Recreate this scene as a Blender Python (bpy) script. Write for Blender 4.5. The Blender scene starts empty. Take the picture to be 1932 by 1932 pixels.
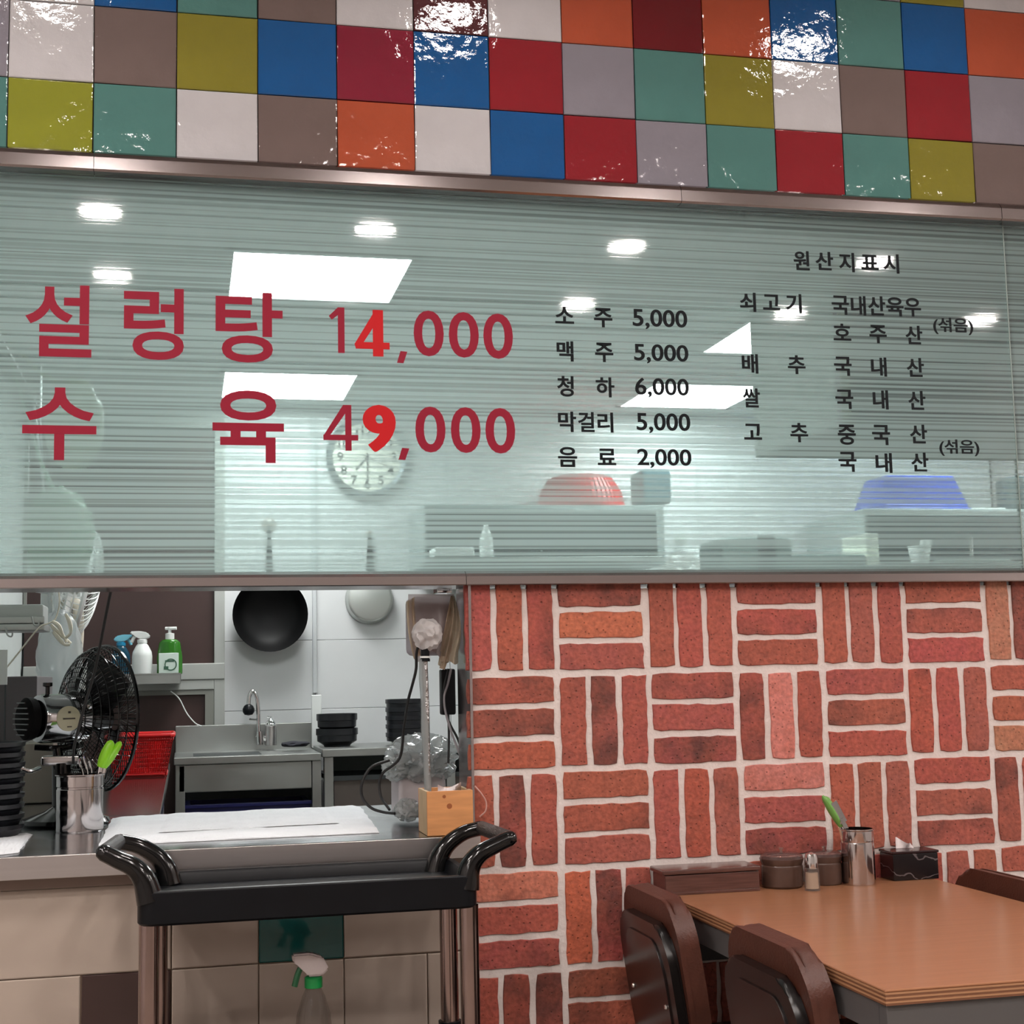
import bpy, bmesh, math, random
from mathutils import Vector, Matrix, noise as mnoise
random.seed(7)
C = bpy.context.scene.collection
scn = bpy.context.scene
PI = math.pi

# ------------------------------------------------------------------ camera
FPX = 2711.858
CAM = Vector((-0.75962, -2.93714, 1.20468))
YAW, PITCH, ROLL = 0.22497, 0.11365, -0.02180
def _basis():
    cy, sy, cp, sp = math.cos(YAW), math.sin(YAW), math.cos(PITCH), math.sin(PITCH)
    fw = Vector((sy*cp, cy*cp, sp)); r = Vector((cy, -sy, 0)); u = r.cross(fw)
    c, s = math.cos(ROLL), math.sin(ROLL)
    return r*c + u*s, u*c - r*s, fw
RV, UV, FV = _basis()
cam_d = bpy.data.cameras.new('camera'); cam_d.sensor_width = 36; cam_d.lens = FPX/1932*36
cam_d.clip_start = 0.05
cam = bpy.data.objects.new('camera', cam_d); C.objects.link(cam)
cam.matrix_world = Matrix(((RV.x, UV.x, -FV.x, CAM.x), (RV.y, UV.y, -FV.y, CAM.y), (RV.z, UV.z, -FV.z, CAM.z), (0, 0, 0, 1)))
scn.camera = cam
def ray(px, py): return FV + RV*((px-966)/FPX) + UV*((966-py)/FPX)
def aY(px, py, Y):
    d = ray(px, py); return CAM + d*((Y-CAM.y)/d.y)
def aZ(px, py, Z):
    d = ray(px, py); return CAM + d*((Z-CAM.z)/d.z)

# ------------------------------------------------------------------ view / world
scn.view_settings.view_transform = 'Standard'
scn.view_settings.look = 'None'
scn.view_settings.gamma = 1
scn.view_settings.exposure = 0.0
scn.view_settings.use_curve_mapping = False
scn.cycles.use_denoising = True
scn.cycles.max_bounces = 10
scn.cycles.transparent_max_bounces = 16
scn.cycles.sample_clamp_indirect = 6
scn.cycles.caustics_reflective = False
w = bpy.data.worlds.new('world'); scn.world = w; w.use_nodes = True
w.node_tree.nodes['Background'].inputs[0].default_value = (0.6, 0.63, 0.7, 1)
w.node_tree.nodes['Background'].inputs[1].default_value = 0.05
PANEL_E, DOWN_E = 27.0, 235.0

# ------------------------------------------------------------------ materials
def lin(c):
    o = []
    for v in c[:3]:
        v = v/255.0
        o.append(v/12.92 if v <= 0.04045 else ((v+0.055)/1.055)**2.4)
    return (o[0], o[1], o[2], 1.0)
MC = {}
def mat(name, col, rough=0.5, metal=0.0, var=0.0, vscale=8.0, bump=0.0, bscale=40.0, stretch=(1, 1, 1), coat=0.0, trans=0.0, alpha=1.0, ior=1.5, spec=0.5, rvar=0.0):
    if name in MC: return MC[name]
    m = bpy.data.materials.new(name); m.use_nodes = True
    nt = m.node_tree; b = nt.nodes['Principled BSDF']
    b.inputs['Base Color'].default_value = lin(col)
    b.inputs['Roughness'].default_value = rough
    b.inputs['Metallic'].default_value = metal
    b.inputs['IOR'].default_value = ior
    b.inputs['Coat Weight'].default_value = coat
    b.inputs['Coat Roughness'].default_value = 0.08
    b.inputs['Transmission Weight'].default_value = trans
    b.inputs['Alpha'].default_value = alpha
    b.inputs['Specular IOR Level'].default_value = spec
    tc = nt.nodes.new('ShaderNodeTexCoord'); mp = nt.nodes.new('ShaderNodeMapping')
    mp.inputs['Scale'].default_value = stretch
    nt.links.new(tc.outputs['Object'], mp.inputs['Vector'])
    n = nt.nodes.new('ShaderNodeTexNoise'); n.inputs['Scale'].default_value = vscale; n.inputs['Detail'].default_value = 5
    nt.links.new(mp.outputs[0], n.inputs['Vector'])
    if var:
        mx = nt.nodes.new('ShaderNodeMixRGB'); mx.blend_type = 'MULTIPLY'
        cr = nt.nodes.new('ShaderNodeMapRange'); cr.inputs[1].default_value = 0.3; cr.inputs[2].default_value = 0.7
        cr.inputs[3].default_value = 1-var; cr.inputs[4].default_value = 1+var*0.4
        nt.links.new(n.outputs['Fac'], cr.inputs[0])
        mx.inputs[0].default_value = 1; mx.inputs[1].default_value = lin(col)
        nt.links.new(cr.outputs[0], mx.inputs[2]); nt.links.new(mx.outputs[0], b.inputs['Base Color'])
    if rvar:
        rr = nt.nodes.new('ShaderNodeMapRange'); rr.inputs[1].default_value = 0.3; rr.inputs[2].default_value = 0.7
        rr.inputs[3].default_value = max(0.02, rough-rvar); rr.inputs[4].default_value = rough+rvar
        nt.links.new(n.outputs['Fac'], rr.inputs[0]); nt.links.new(rr.outputs[0], b.inputs['Roughness'])
    if bump:
        n2 = nt.nodes.new('ShaderNodeTexNoise'); n2.inputs['Scale'].default_value = bscale; n2.inputs['Detail'].default_value = 4
        nt.links.new(mp.outputs[0], n2.inputs['Vector'])
        bp = nt.nodes.new('ShaderNodeBump'); bp.inputs['Strength'].default_value = bump; bp.inputs['Distance'].default_value = 0.01
        nt.links.new(n2.outputs['Fac'], bp.inputs['Height']); nt.links.new(bp.outputs[0], b.inputs['Normal'])
    MC[name] = m
    return m
def emit(name, col, s):
    m = bpy.data.materials.new(name); m.use_nodes = True
    nt = m.node_tree; nt.nodes.remove(nt.nodes['Principled BSDF'])
    e = nt.nodes.new('ShaderNodeEmission'); e.inputs[0].default_value = lin(col); e.inputs[1].default_value = s
    nt.links.new(e.outputs[0], nt.nodes['Material Output'].inputs[0]); MC[name] = m
    return m

steel = mat('brushed_steel', (205, 202, 202), 0.30, 1.0, var=0.05, vscale=6, stretch=(0.2, 14, 14))
steel_rail = mat('rail_steel', (190, 182, 182), 0.2, 1.0, var=0.04, vscale=3, stretch=(0.15, 16, 16))
steel_k = mat('kitchen_steel', (172, 174, 172), 0.36, 1.0, var=0.1, vscale=4, rvar=0.08)
steel_dk = mat('dark_steel', (80, 84, 86), 0.42, 0.8, var=0.15)
chrome = mat('chrome', (225, 225, 225), 0.07, 1.0)
tube_m = mat('cart_tube_metal', (170, 150, 145), 0.17, 1.0, var=0.1, vscale=12)
black_pl = mat('black_plastic', (14, 16, 20), 0.33, 0.0, var=0.15, vscale=20, spec=0.22)
black_gl = mat('black_gloss_plastic', (10, 10, 11), 0.12, 0.0)
black_rub = mat('black_rubber', (20, 20, 21), 0.55)
bowl_m = mat('black_melamine', (22, 24, 29), 0.35)
white_pl = mat('white_plastic', (225, 228, 226), 0.35)
cream_pl = mat('cream_plastic', (222, 216, 200), 0.4)
cloth_m = mat('white_cloth', (232, 234, 238), 0.9, var=0.05, vscale=14, bump=0.25, bscale=160)
paper_m = mat('tissue_paper', (225, 215, 215), 0.9)
walltile_m = mat('white_wall_tile', (216, 218, 219), 0.22, var=0.05, vscale=3, bump=0.01)
grout_gr = mat('grey_grout', (120, 122, 122), 0.9)
plaster = mat('painted_plaster', (204, 198, 196), 0.85, var=0.04)
plaster_k = mat('kitchen_plaster', (196, 202, 200), 0.8, var=0.03)
floor_m = mat('floor_tile', (150, 138, 128), 0.35, var=0.15, vscale=3)
floor_k = mat('kitchen_floor', (110, 108, 104), 0.5, var=0.2, vscale=5)
ceil_m = mat('ceiling_paint', (216, 214, 210), 0.9)
ceil_k = mat('kitchen_ceiling_panel', (226, 232, 230), 0.6)
mortar_m = mat('mortar', (226, 216, 212), 0.9, var=0.08, vscale=14, bump=0.25, bscale=90)
wood_box_m = mat('pine_wood', (214, 150, 96), 0.5, var=0.22, vscale=9, stretch=(1, 3, 7))
wood_box_s = mat('pine_end_grain', (206, 178, 138), 0.6, var=0.15, vscale=16)
table_m = mat('table_laminate', (164, 114, 83), 0.25, var=0.05, vscale=22, stretch=(0.35, 4, 1), bump=0.01, spec=0.5)
edge_l = mat('ply_light', (172, 126, 92), 0.5); edge_d = mat('ply_dark', (120, 78, 54), 0.5)
apron_m = mat('grey_powder_coat', (86, 84, 84), 0.5)
leather = mat('brown_leather', (80, 43, 32), 0.42, var=0.22, vscale=18, bump=0.12, bscale=220)
shell_m = mat('dark_brown_shell', (34, 22, 21), 0.25, var=0.15)
frame_bk = mat('chair_black_frame', (18, 15, 15), 0.25)
brown_box = mat('brown_lacquered_wood', (92, 62, 56), 0.22, var=0.32, vscale=14, stretch=(1, 5, 14), coat=0.3)
jar_m = mat('brown_ceramic', (84, 64, 56), 0.2, var=0.2, vscale=30)
def mk_glass(name, col, tint, rough=0.03):
    m = bpy.data.materials.new(name); m.use_nodes = True; nt = m.node_tree; nt.nodes.remove(nt.nodes['Principled BSDF'])
    t = nt.nodes.new('ShaderNodeBsdfTransparent'); t.inputs[0].default_value = lin(col)
    g = nt.nodes.new('ShaderNodeBsdfGlossy'); g.inputs['Roughness'].default_value = rough
    d = nt.nodes.new('ShaderNodeBsdfDiffuse'); d.inputs[0].default_value = lin(col)
    tl = nt.nodes.new('ShaderNodeBsdfTranslucent'); tl.inputs[0].default_value = lin(col)
    ad = nt.nodes.new('ShaderNodeMixShader'); ad.inputs[0].default_value = 0.5
    nt.links.new(d.outputs[0], ad.inputs[1]); nt.links.new(tl.outputs[0], ad.inputs[2])
    m1 = nt.nodes.new('ShaderNodeMixShader'); m1.inputs[0].default_value = tint
    nt.links.new(t.outputs[0], m1.inputs[1]); nt.links.new(ad.outputs[0], m1.inputs[2])
    f = nt.nodes.new('ShaderNodeFresnel'); ge = nt.nodes.new('ShaderNodeNewGeometry'); ri = nt.nodes.new('ShaderNodeMapRange')
    ri.inputs[3].default_value = 1.45; ri.inputs[4].default_value = 1/1.45   # same reflectance from inside and outside
    nt.links.new(ge.outputs['Backfacing'], ri.inputs[0]); nt.links.new(ri.outputs[0], f.inputs[0])
    m2 = nt.nodes.new('ShaderNodeMixShader')
    nt.links.new(f.outputs[0], m2.inputs[0]); nt.links.new(m1.outputs[0], m2.inputs[1]); nt.links.new(g.outputs[0], m2.inputs[2])
    nt.links.new(m2.outputs[0], nt.nodes['Material Output'].inputs[0]); MC[name] = m
    return m
clear_lid = mk_glass('smoky_clear_lid', (205, 175, 170), 0.25)
clear_glass = mk_glass('clear_glass', (235, 232, 228), 0.15)
bag_m = mk_glass('clear_plastic_bag', (222, 226, 226), 0.42, 0.12)
bag_w = mk_glass('white_plastic_bag', (235, 232, 232), 0.85, 0.3)
bag_y = mk_glass('cream_plastic_bag', (214, 198, 178), 0.6, 0.25)
clear_bottle = mk_glass('clear_bottle_plastic', (215, 210, 205), 0.12)
ptile = {}
TC = {'W': (196, 194, 197), 'T': (112, 97, 94), 'O': (130, 124, 46), 'L': (136, 140, 46), 'B': (22, 84, 144), 'C': (128, 34, 54),
      'R': (138, 32, 42), 'M': (104, 22, 30), 'G': (136, 132, 142), 'E': (80, 126, 121), 'N': (172, 80, 54), 'D': (84, 44, 48)}
for k, c in TC.items():
    m = mat('glazed_tile_'+k, c, 0.05, var=0.10, vscale=7, coat=0.0, spec=0.6)
    nt = m.node_tree; b = nt.nodes['Principled BSDF']
    tc = nt.nodes.new('ShaderNodeTexCoord'); oi = nt.nodes.new('ShaderNodeObjectInfo')
    va = nt.nodes.new('ShaderNodeVectorMath'); va.operation = 'ADD'
    mu = nt.nodes.new('ShaderNodeVectorMath'); mu.operation = 'SCALE'; mu.inputs['Scale'].default_value = 3.1
    nt.links.new(oi.outputs['Location'], mu.inputs[0]); nt.links.new(tc.outputs['Object'], va.inputs[0]); nt.links.new(mu.outputs[0], va.inputs[1])
    n1 = nt.nodes.new('ShaderNodeTexNoise'); n1.inputs['Scale'].default_value = 16; n1.inputs['Detail'].default_value = 2
    n2 = nt.nodes.new('ShaderNodeTexNoise'); n2.inputs['Scale'].default_value = 75; n2.inputs['Detail'].default_value = 3
    nt.links.new(va.outputs[0], n1.inputs['Vector']); nt.links.new(va.outputs[0], n2.inputs['Vector'])
    b1 = nt.nodes.new('ShaderNodeBump'); b1.inputs['Strength'].default_value = 0.55; b1.inputs['Distance'].default_value = 0.006
    b2 = nt.nodes.new('ShaderNodeBump'); b2.inputs['Strength'].default_value = 0.35; b2.inputs['Distance'].default_value = 0.002
    nt.links.new(n1.outputs['Fac'], b1.inputs['Height']); nt.links.new(n2.outputs['Fac'], b2.inputs['Height'])
    nt.links.new(b1.outputs[0], b2.inputs['Normal']); nt.links.new(b2.outputs[0], b.inputs['Normal'])
    ptile[k] = m
grout_dk = mat('dark_grout', (52, 46, 46), 0.9)
ltile = {'W': mat('cream_tile', (184, 170, 158), 0.12, var=0.06, vscale=5, bump=0.02, bscale=14),
         'B': mat('brown_tile', (66, 48, 46), 0.12, var=0.1, vscale=5, bump=0.02, bscale=14),
         'G': mat('teal_tile', (22, 92, 92), 0.10, var=0.12, vscale=8, bump=0.03, bscale=30)}

# brick: base colour from the object's colour, dark firing blotches by its alpha, pits in the bump
def mk_brick():
    m = bpy.data.materials.new('fired_brick'); m.use_nodes = True; nt = m.node_tree; b = nt.nodes['Principled BSDF']
    N = nt.nodes.new; L = nt.links.new
    tc = N('ShaderNodeTexCoord'); oi = N('ShaderNodeObjectInfo')
    sc = N('ShaderNodeVectorMath'); sc.operation = 'SCALE'; sc.inputs['Scale'].default_value = 7.3
    L(oi.outputs['Location'], sc.inputs[0])
    ad = N('ShaderNodeVectorMath'); ad.operation = 'ADD'; L(tc.outputs['Object'], ad.inputs[0]); L(sc.outputs[0], ad.inputs[1])
    big = N('ShaderNodeTexNoise'); big.inputs['Scale'].default_value = 9; big.inputs['Detail'].default_value = 3; L(ad.outputs[0], big.inputs['Vector'])
    fine = N('ShaderNodeTexNoise'); fine.inputs['Scale'].default_value = 120; fine.inputs['Detail'].default_value = 6; L(ad.outputs[0], fine.inputs['Vector'])
    pit = N('ShaderNodeTexVoronoi'); pit.inputs['Scale'].default_value = 85; L(ad.outputs[0], pit.inputs['Vector'])
    # blotch mask
    add = N('ShaderNodeMath'); add.operation = 'ADD'; L(big.outputs['Fac'], add.inputs[0]); L(oi.outputs['Alpha'], add.inputs[1])
    mr = N('ShaderNodeMapRange'); mr.inputs[1].default_value = 0.94; mr.inputs[2].default_value = 1.2; mr.inputs[3].default_value = 0; mr.inputs[4].default_value = 0.85; L(add.outputs[0], mr.inputs[0])
    mx = N('ShaderNodeMixRGB'); L(mr.outputs[0], mx.inputs[0]); L(oi.outputs['Color'], mx.inputs[1]); mx.inputs[2].default_value = lin((84, 48, 42))
    # hue drift
    dr = N('ShaderNodeMapRange'); dr.inputs[1].default_value = 0.35; dr.inputs[2].default_value = 0.65; dr.inputs[3].default_value = 0; dr.inputs[4].default_value = 0.35; 
    big2 = N('ShaderNodeTexNoise'); big2.inputs['Scale'].default_value = 22; L(ad.outputs[0], big2.inputs['Vector']); L(big2.outputs['Fac'], dr.inputs[0])
    m2 = N('ShaderNodeMixRGB'); L(dr.outputs[0], m2.inputs[0]); L(mx.outputs[0], m2.inputs[1]); m2.inputs[2].default_value = lin((172, 88, 66))
    sp = N('ShaderNodeMapRange'); sp.inputs[1].default_value = 0.3; sp.inputs[2].default_value = 0.7; sp.inputs[3].default_value = 0.72; sp.inputs[4].default_value = 1.22; L(fine.outputs['Fac'], sp.inputs[0])
    m3 = N('ShaderNodeMixRGB'); m3.blend_type = 'MULTIPLY'; m3.inputs[0].default_value = 1; L(m2.outputs[0], m3.inputs[1]); L(sp.outputs[0], m3.inputs[2])
    pm = N('ShaderNodeMapRange'); pm.inputs[1].default_value = 0.10; pm.inputs[2].default_value = 0.2; pm.inputs[3].default_value = 0.55; pm.inputs[4].default_value = 1; L(pit.outputs['Distance'], pm.inputs[0])
    m4 = N('ShaderNodeMixRGB'); m4.blend_type = 'MULTIPLY'; m4.inputs[0].default_value = 1; L(m3.outputs[0], m4.inputs[1]); L(pm.outputs[0], m4.inputs[2])
    L(m4.outputs[0], b.inputs['Base Color']); b.inputs['Roughness'].default_value = 0.62
    bp = N('ShaderNodeBump'); bp.inputs['Strength'].default_value = 0.45; bp.inputs['Distance'].default_value = 0.004; L(fine.outputs['Fac'], bp.inputs['Height'])
    bp2 = N('ShaderNodeBump'); bp2.inputs['Strength'].default_value = 0.6; bp2.inputs['Distance'].default_value = 0.004; L(pm.outputs[0], bp2.inputs['Height']); L(bp.outputs[0], bp2.inputs['Normal'])
    L(bp2.outputs[0], b.inputs['Normal'])
    return m
brick_m = mk_brick()

# striped frosted film: milky bands with thin clear gaps, all running along the pane
def mk_film():
    m = bpy.data.materials.new('striped_frost_film'); m.use_nodes = True; nt = m.node_tree; nt.nodes.remove(nt.nodes['Principled BSDF'])
    N = nt.nodes.new; L = nt.links.new
    tc = N('ShaderNodeTexCoord'); mp = N('ShaderNodeMapping'); mp.inputs['Scale'].default_value = (0.10, 0.0, 95); L(tc.outputs['Object'], mp.inputs['Vector'])
    n = N('ShaderNodeTexNoise'); n.inputs['Scale'].default_value = 1; n.inputs['Detail'].default_value = 3; n.inputs['Roughness'].default_value = 0.6; L(mp.outputs[0], n.inputs['Vector'])
    mp2 = N('ShaderNodeMapping'); mp2.inputs['Scale'].default_value = (0.0, 0.0, 1); L(tc.outputs['Object'], mp2.inputs['Vector'])
    wv = N('ShaderNodeTexWave'); wv.bands_direction = 'Z'; wv.inputs['Scale'].default_value = 24; wv.inputs['Distortion'].default_value = 9; wv.inputs['Detail'].default_value = 2; wv.inputs['Detail Scale'].default_value = 3; L(mp2.outputs[0], wv.inputs['Vector'])
    mixv = N('ShaderNodeMath'); mixv.operation = 'MULTIPLY_ADD'; L(wv.outputs['Fac'], mixv.inputs[0]); mixv.inputs[1].default_value = 0.38; L(n.outputs['Fac'], mixv.inputs[2])
    fr = N('ShaderNodeMapRange'); fr.inputs[1].default_value = 0.40; fr.inputs[2].default_value = 0.78; fr.inputs[3].default_value = FILM_LO; fr.inputs[4].default_value = FILM_HI; L(mixv.outputs[0], fr.inputs[0])
    t = N('ShaderNodeBsdfTransparent'); t.inputs[0].default_value = lin((226, 241, 240))
    d = N('ShaderNodeBsdfDiffuse'); d.inputs[0].default_value = lin((200, 222, 219))
    tl = N('ShaderNodeBsdfTranslucent'); tl.inputs[0].default_value = lin((226, 248, 246))
    ml = N('ShaderNodeMixShader'); ml.inputs[0].default_value = 0.80; L(d.outputs[0], ml.inputs[1]); L(tl.outputs[0], ml.inputs[2])
    m1 = N('ShaderNodeMixShader'); L(fr.outputs[0], m1.inputs[0]); L(t.outputs[0], m1.inputs[1]); L(ml.outputs[0], m1.inputs[2])
    g = N('ShaderNodeBsdfGlossy'); g.inputs['Roughness'].default_value = 0.035; g.inputs[0].default_value = (1, 1, 1, 1)
    bp = N('ShaderNodeBump'); bp.inputs['Strength'].default_value = 0.008; bp.inputs['Distance'].default_value = 0.002; L(mixv.outputs[0], bp.inputs['Height']); L(bp.outputs[0], g.inputs['Normal'])
    f = N('ShaderNodeFresnel'); f.inputs[0].default_value = 1.55
    m2 = N('ShaderNodeMixShader'); L(f.outputs[0], m2.inputs[0]); L(m1.outputs[0], m2.inputs[1]); L(g.outputs[0], m2.inputs[2])
    L(m2.outputs[0], nt.nodes['Material Output'].inputs[0])
    return m
FILM_LO, FILM_HI = 0.24, 0.78
film_m = mk_film()
pane_back = mk_glass('pane_back_glass', (240, 246, 244), 0.0)

# ------------------------------------------------------------------ mesh helpers (all built in world coordinates)
class MB:
    def __init__(s): s.bm = bmesh.new()
    def box(s, a, b, bev=0.0, seg=2, M=None):
        a, b = Vector(a), Vector(b)
        r = bmesh.ops.create_cube(s.bm, size=1.0)
        vs = r['verts']; d = b-a; c = (a+b)/2
        for v in vs: v.co = Vector((v.co.x*d.x, v.co.y*d.y, v.co.z*d.z)) + c
        if bev:
            es = list({e for v in vs for e in v.link_edges})
            r2 = bmesh.ops.bevel(s.bm, geom=es, offset=bev, segments=seg, affect='EDGES', profile=0.5)
            vs = list({v for f in r2['faces'] for v in f.verts} | {v for v in vs if v.is_valid})
        if M is not None:
            for v in vs: v.co = M @ v.co
        return s
    def lathe(s, prof, c=(0, 0, 0), seg=32, M=None, caps=True, fn=None):
        c = Vector(c); rings = []
        for r, z in prof:
            ring = []
            for i in range(seg):
                t = 2*PI*i/seg; rr = r*(fn(t, z) if fn else 1)
                p = Vector((rr*math.cos(t), rr*math.sin(t), z))
                if M is not None: p = M @ p
                ring.append(s.bm.verts.new(p + c))
            rings.append(ring)
        for k in range(len(rings)-1):
            for i in range(seg):
                j = (i+1) % seg
                s.bm.faces.new((rings[k][i], rings[k][j], rings[k+1][j], rings[k+1][i]))
        if caps:
            if prof[0][0] > 1e-6: s.bm.faces.new(list(reversed(rings[0])))
            if prof[-1][0] > 1e-6: s.bm.faces.new(rings[-1])
        return s
    def tube(s, pts, r, seg=8, caps=True, flat=1.0):
        pts = [Vector(p) for p in pts]; n = len(pts)
        rs = r if isinstance(r, (list, tuple)) else [r]*n
        rings = []; up = None
        for i, p in enumerate(pts):
            t = (pts[min(i+1, n-1)] - pts[max(i-1, 0)])
            if t.length < 1e-9: t = Vector((0, 0, 1))
            t.normalize()
            if up is None:
                up = Vector((0, 0, 1)) if abs(t.z) < 0.9 else Vector((0, 1, 0))
            sd = t.cross(up)
            if sd.length < 1e-5: sd = t.cross(Vector((1, 0, 0)))
            sd.normalize(); up = sd.cross(t).normalized()
            rings.append([s.bm.verts.new(p + (sd*math.cos(2*PI*k/seg) + up*flat*math.sin(2*PI*k/seg))*rs[i]) for k in range(seg)])
        for k in range(n-1):
            for i in range(seg):
                j = (i+1) % seg
                s.bm.faces.new((rings[k][i], rings[k][j], rings[k+1][j], rings[k+1][i]))
        if caps and seg > 2:
            s.bm.faces.new(list(reversed(rings[0]))); s.bm.faces.new(rings[-1])
        return s
    def prism(s, poly, y0, y1, axis='Y', M=None):
        # poly: list of (a, b); axis Y -> (x, z), X -> (y, z), Z -> (x, y)
        def P(a, b, t):
            p = Vector((a, t, b)) if axis == 'Y' else (Vector((t, a, b)) if axis == 'X' else Vector((a, b, t)))
            return M @ p if M is not None else p
        A = [s.bm.verts.new(P(a, b, y0)) for a, b in poly]; B = [s.bm.verts.new(P(a, b, y1)) for a, b in poly]
        n = len(poly)
        s.bm.faces.new(A); s.bm.faces.new(list(reversed(B)))
        for i in range(n):
            j = (i+1) % n
            s.bm.faces.new((A[j], A[i], B[i], B[j]))
        return s
    def grid(s, nx, ny, fn):
        V = [[s.bm.verts.new(fn(i/nx, j/ny)) for j in range(ny+1)] for i in range(nx+1)]
        for i in range(nx):
            for j in range(ny):
                s.bm.faces.new((V[i][j], V[i+1][j], V[i+1][j+1], V[i][j+1]))
        return s
    def blob(s, c, rad, amp=0.15, freq=9, seed=0, sub=4, low=0.0):
        r = bmesh.ops.create_icosphere(s.bm, subdivisions=sub, radius=1.0)
        rad = Vector(rad) if not isinstance(rad, (int, float)) else Vector((rad,)*3)
        for v in r['verts']:
            n = v.co.normalized()
            k = 1 + amp*(0.45 - 1.6*abs(mnoise.noise(n*freq*0.22 + Vector((seed, seed*2, 0))))) + amp*0.35*(0.3-abs(mnoise.noise(n*freq*0.6 + Vector((seed, 0, 3)))))
            p = Vector((n.x*rad.x, n.y*rad.y, n.z*rad.z))*k
            if low and p.z < -rad.z*low: p.z = -rad.z*low
            v.co = p + Vector(c)
        return s
def wm(o):
    m = o.matrix_basis.copy()
    return wm(o.parent) @ m if o.parent else m
def link(name, mb, m, parent=None, smooth=True, local=False, mods=None):
    me = bpy.data.meshes.new(name)
    bmesh.ops.recalc_face_normals(mb.bm, faces=mb.bm.faces)
    mb.bm.to_mesh(me); mb.bm.free()
    for x in (m if isinstance(m, (list, tuple)) else [m]): me.materials.append(x)
    if parent is not None and not local: me.transform(wm(parent).inverted())
    if smooth:
        me.polygons.foreach_set('use_smooth', [True]*len(me.polygons))
        try: me.set_sharp_from_angle(angle=math.radians(38))
        except Exception: pass
    o = bpy.data.objects.new(name, me); C.objects.link(o)
    if parent is not None: o.parent = parent
    if smooth and len(me.polygons) < 3000:
        wn = o.modifiers.new('wn', 'WEIGHTED_NORMAL'); wn.keep_sharp = True; wn.weight = 90
    return o
def thing(name, label, cat, loc, rz=0.0, group=None):
    o = bpy.data.objects.new(name, None); C.objects.link(o); o.empty_display_size = 0.05
    o.location = Vector(loc); o.rotation_euler = (0, 0, rz)
    o['label'] = label; o['category'] = cat
    if group: o['group'] = group
    return o
def solo(name, mb, m, label, cat, group=None, smooth=True):
    o = link(name, mb, m, None, smooth)
    c = sum((Vector(b) for b in o.bound_box), Vector())/8; c.z = min(b[2] for b in o.bound_box)
    o.data.transform(Matrix.Translation(-c)); o.location = c
    o['label'] = label; o['category'] = cat
    if group: o['group'] = group
    return o
def struct(name, mb, m, parent=None, smooth=False):
    o = link(name, mb, m, parent, smooth)
    if parent is None: o['kind'] = 'structure'
    return o
def copy_tree(o, parent=None):
    c = o.copy(); C.objects.link(c); c.parent = parent
    for ch in [x for x in C.objects if x.parent == o]: copy_tree(ch, c)
    return c
def bez(p0, p1, p2, p3, n=12):
    p0, p1, p2, p3 = map(Vector, (p0, p1, p2, p3))
    return [p0*(1-t)**3 + p1*3*t*(1-t)**2 + p2*3*t*t*(1-t) + p3*t**3 for t in [i/n for i in range(n+1)]]
def spline(P, n=8):
    P = [Vector(p) for p in P]; out = []
    Q = [P[0]*2-P[1]] + P + [P[-1]*2-P[-2]]
    for i in range(1, len(Q)-2):
        for k in range(n):
            t = k/n
            out.append(0.5*((2*Q[i]) + (Q[i+1]-Q[i-1])*t + (2*Q[i-1]-5*Q[i]+4*Q[i+1]-Q[i+2])*t*t + (3*Q[i]-Q[i-1]-3*Q[i+1]+Q[i+2])*t**3))
    out.append(P[-1]); return out
def rot_to(d):
    return Vector((0, 0, 1)).rotation_difference(Vector(d).normalized()).to_matrix().to_4x4()


# ------------------------------------------------------------------ room shell
XL, XR, YB, CEIL, KCEIL, KB = -3.2, 3.4, -6.2, 2.925, 2.5, 3.85
struct('floor', MB().box((XL-.1, YB-.1, -0.06), (XR+.1, 0.15, 0)), floor_m)
struct('floor_kitchen', MB().box((XL-.1, 0.15, -0.06), (XR+.1, KB+.1, 0)), floor_k)
struct('ceiling', MB().box((XL-.1, YB-.1, CEIL), (XR+.1, 0.15, CEIL+.06)), ceil_m)
struct('ceiling_kitchen', MB().box((XL-.1, 0.15, KCEIL), (XR+.1, KB+.1, KCEIL+.06)), ceil_k)
struct('wall_left', MB().box((XL-.1, YB, 0), (XL, 0.0, CEIL)), plaster)
struct('wall_right', MB().box((XR, YB, 0), (XR+.1, KB, CEIL)), plaster)
struct('wall_rear', MB().box((XL, YB-.1, 0), (XR, YB, CEIL)), plaster)
struct('wall_kitchen_left', MB().box((-1.55, 0.15, 0), (-1.47, KB, KCEIL)), plaster_k)

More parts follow.
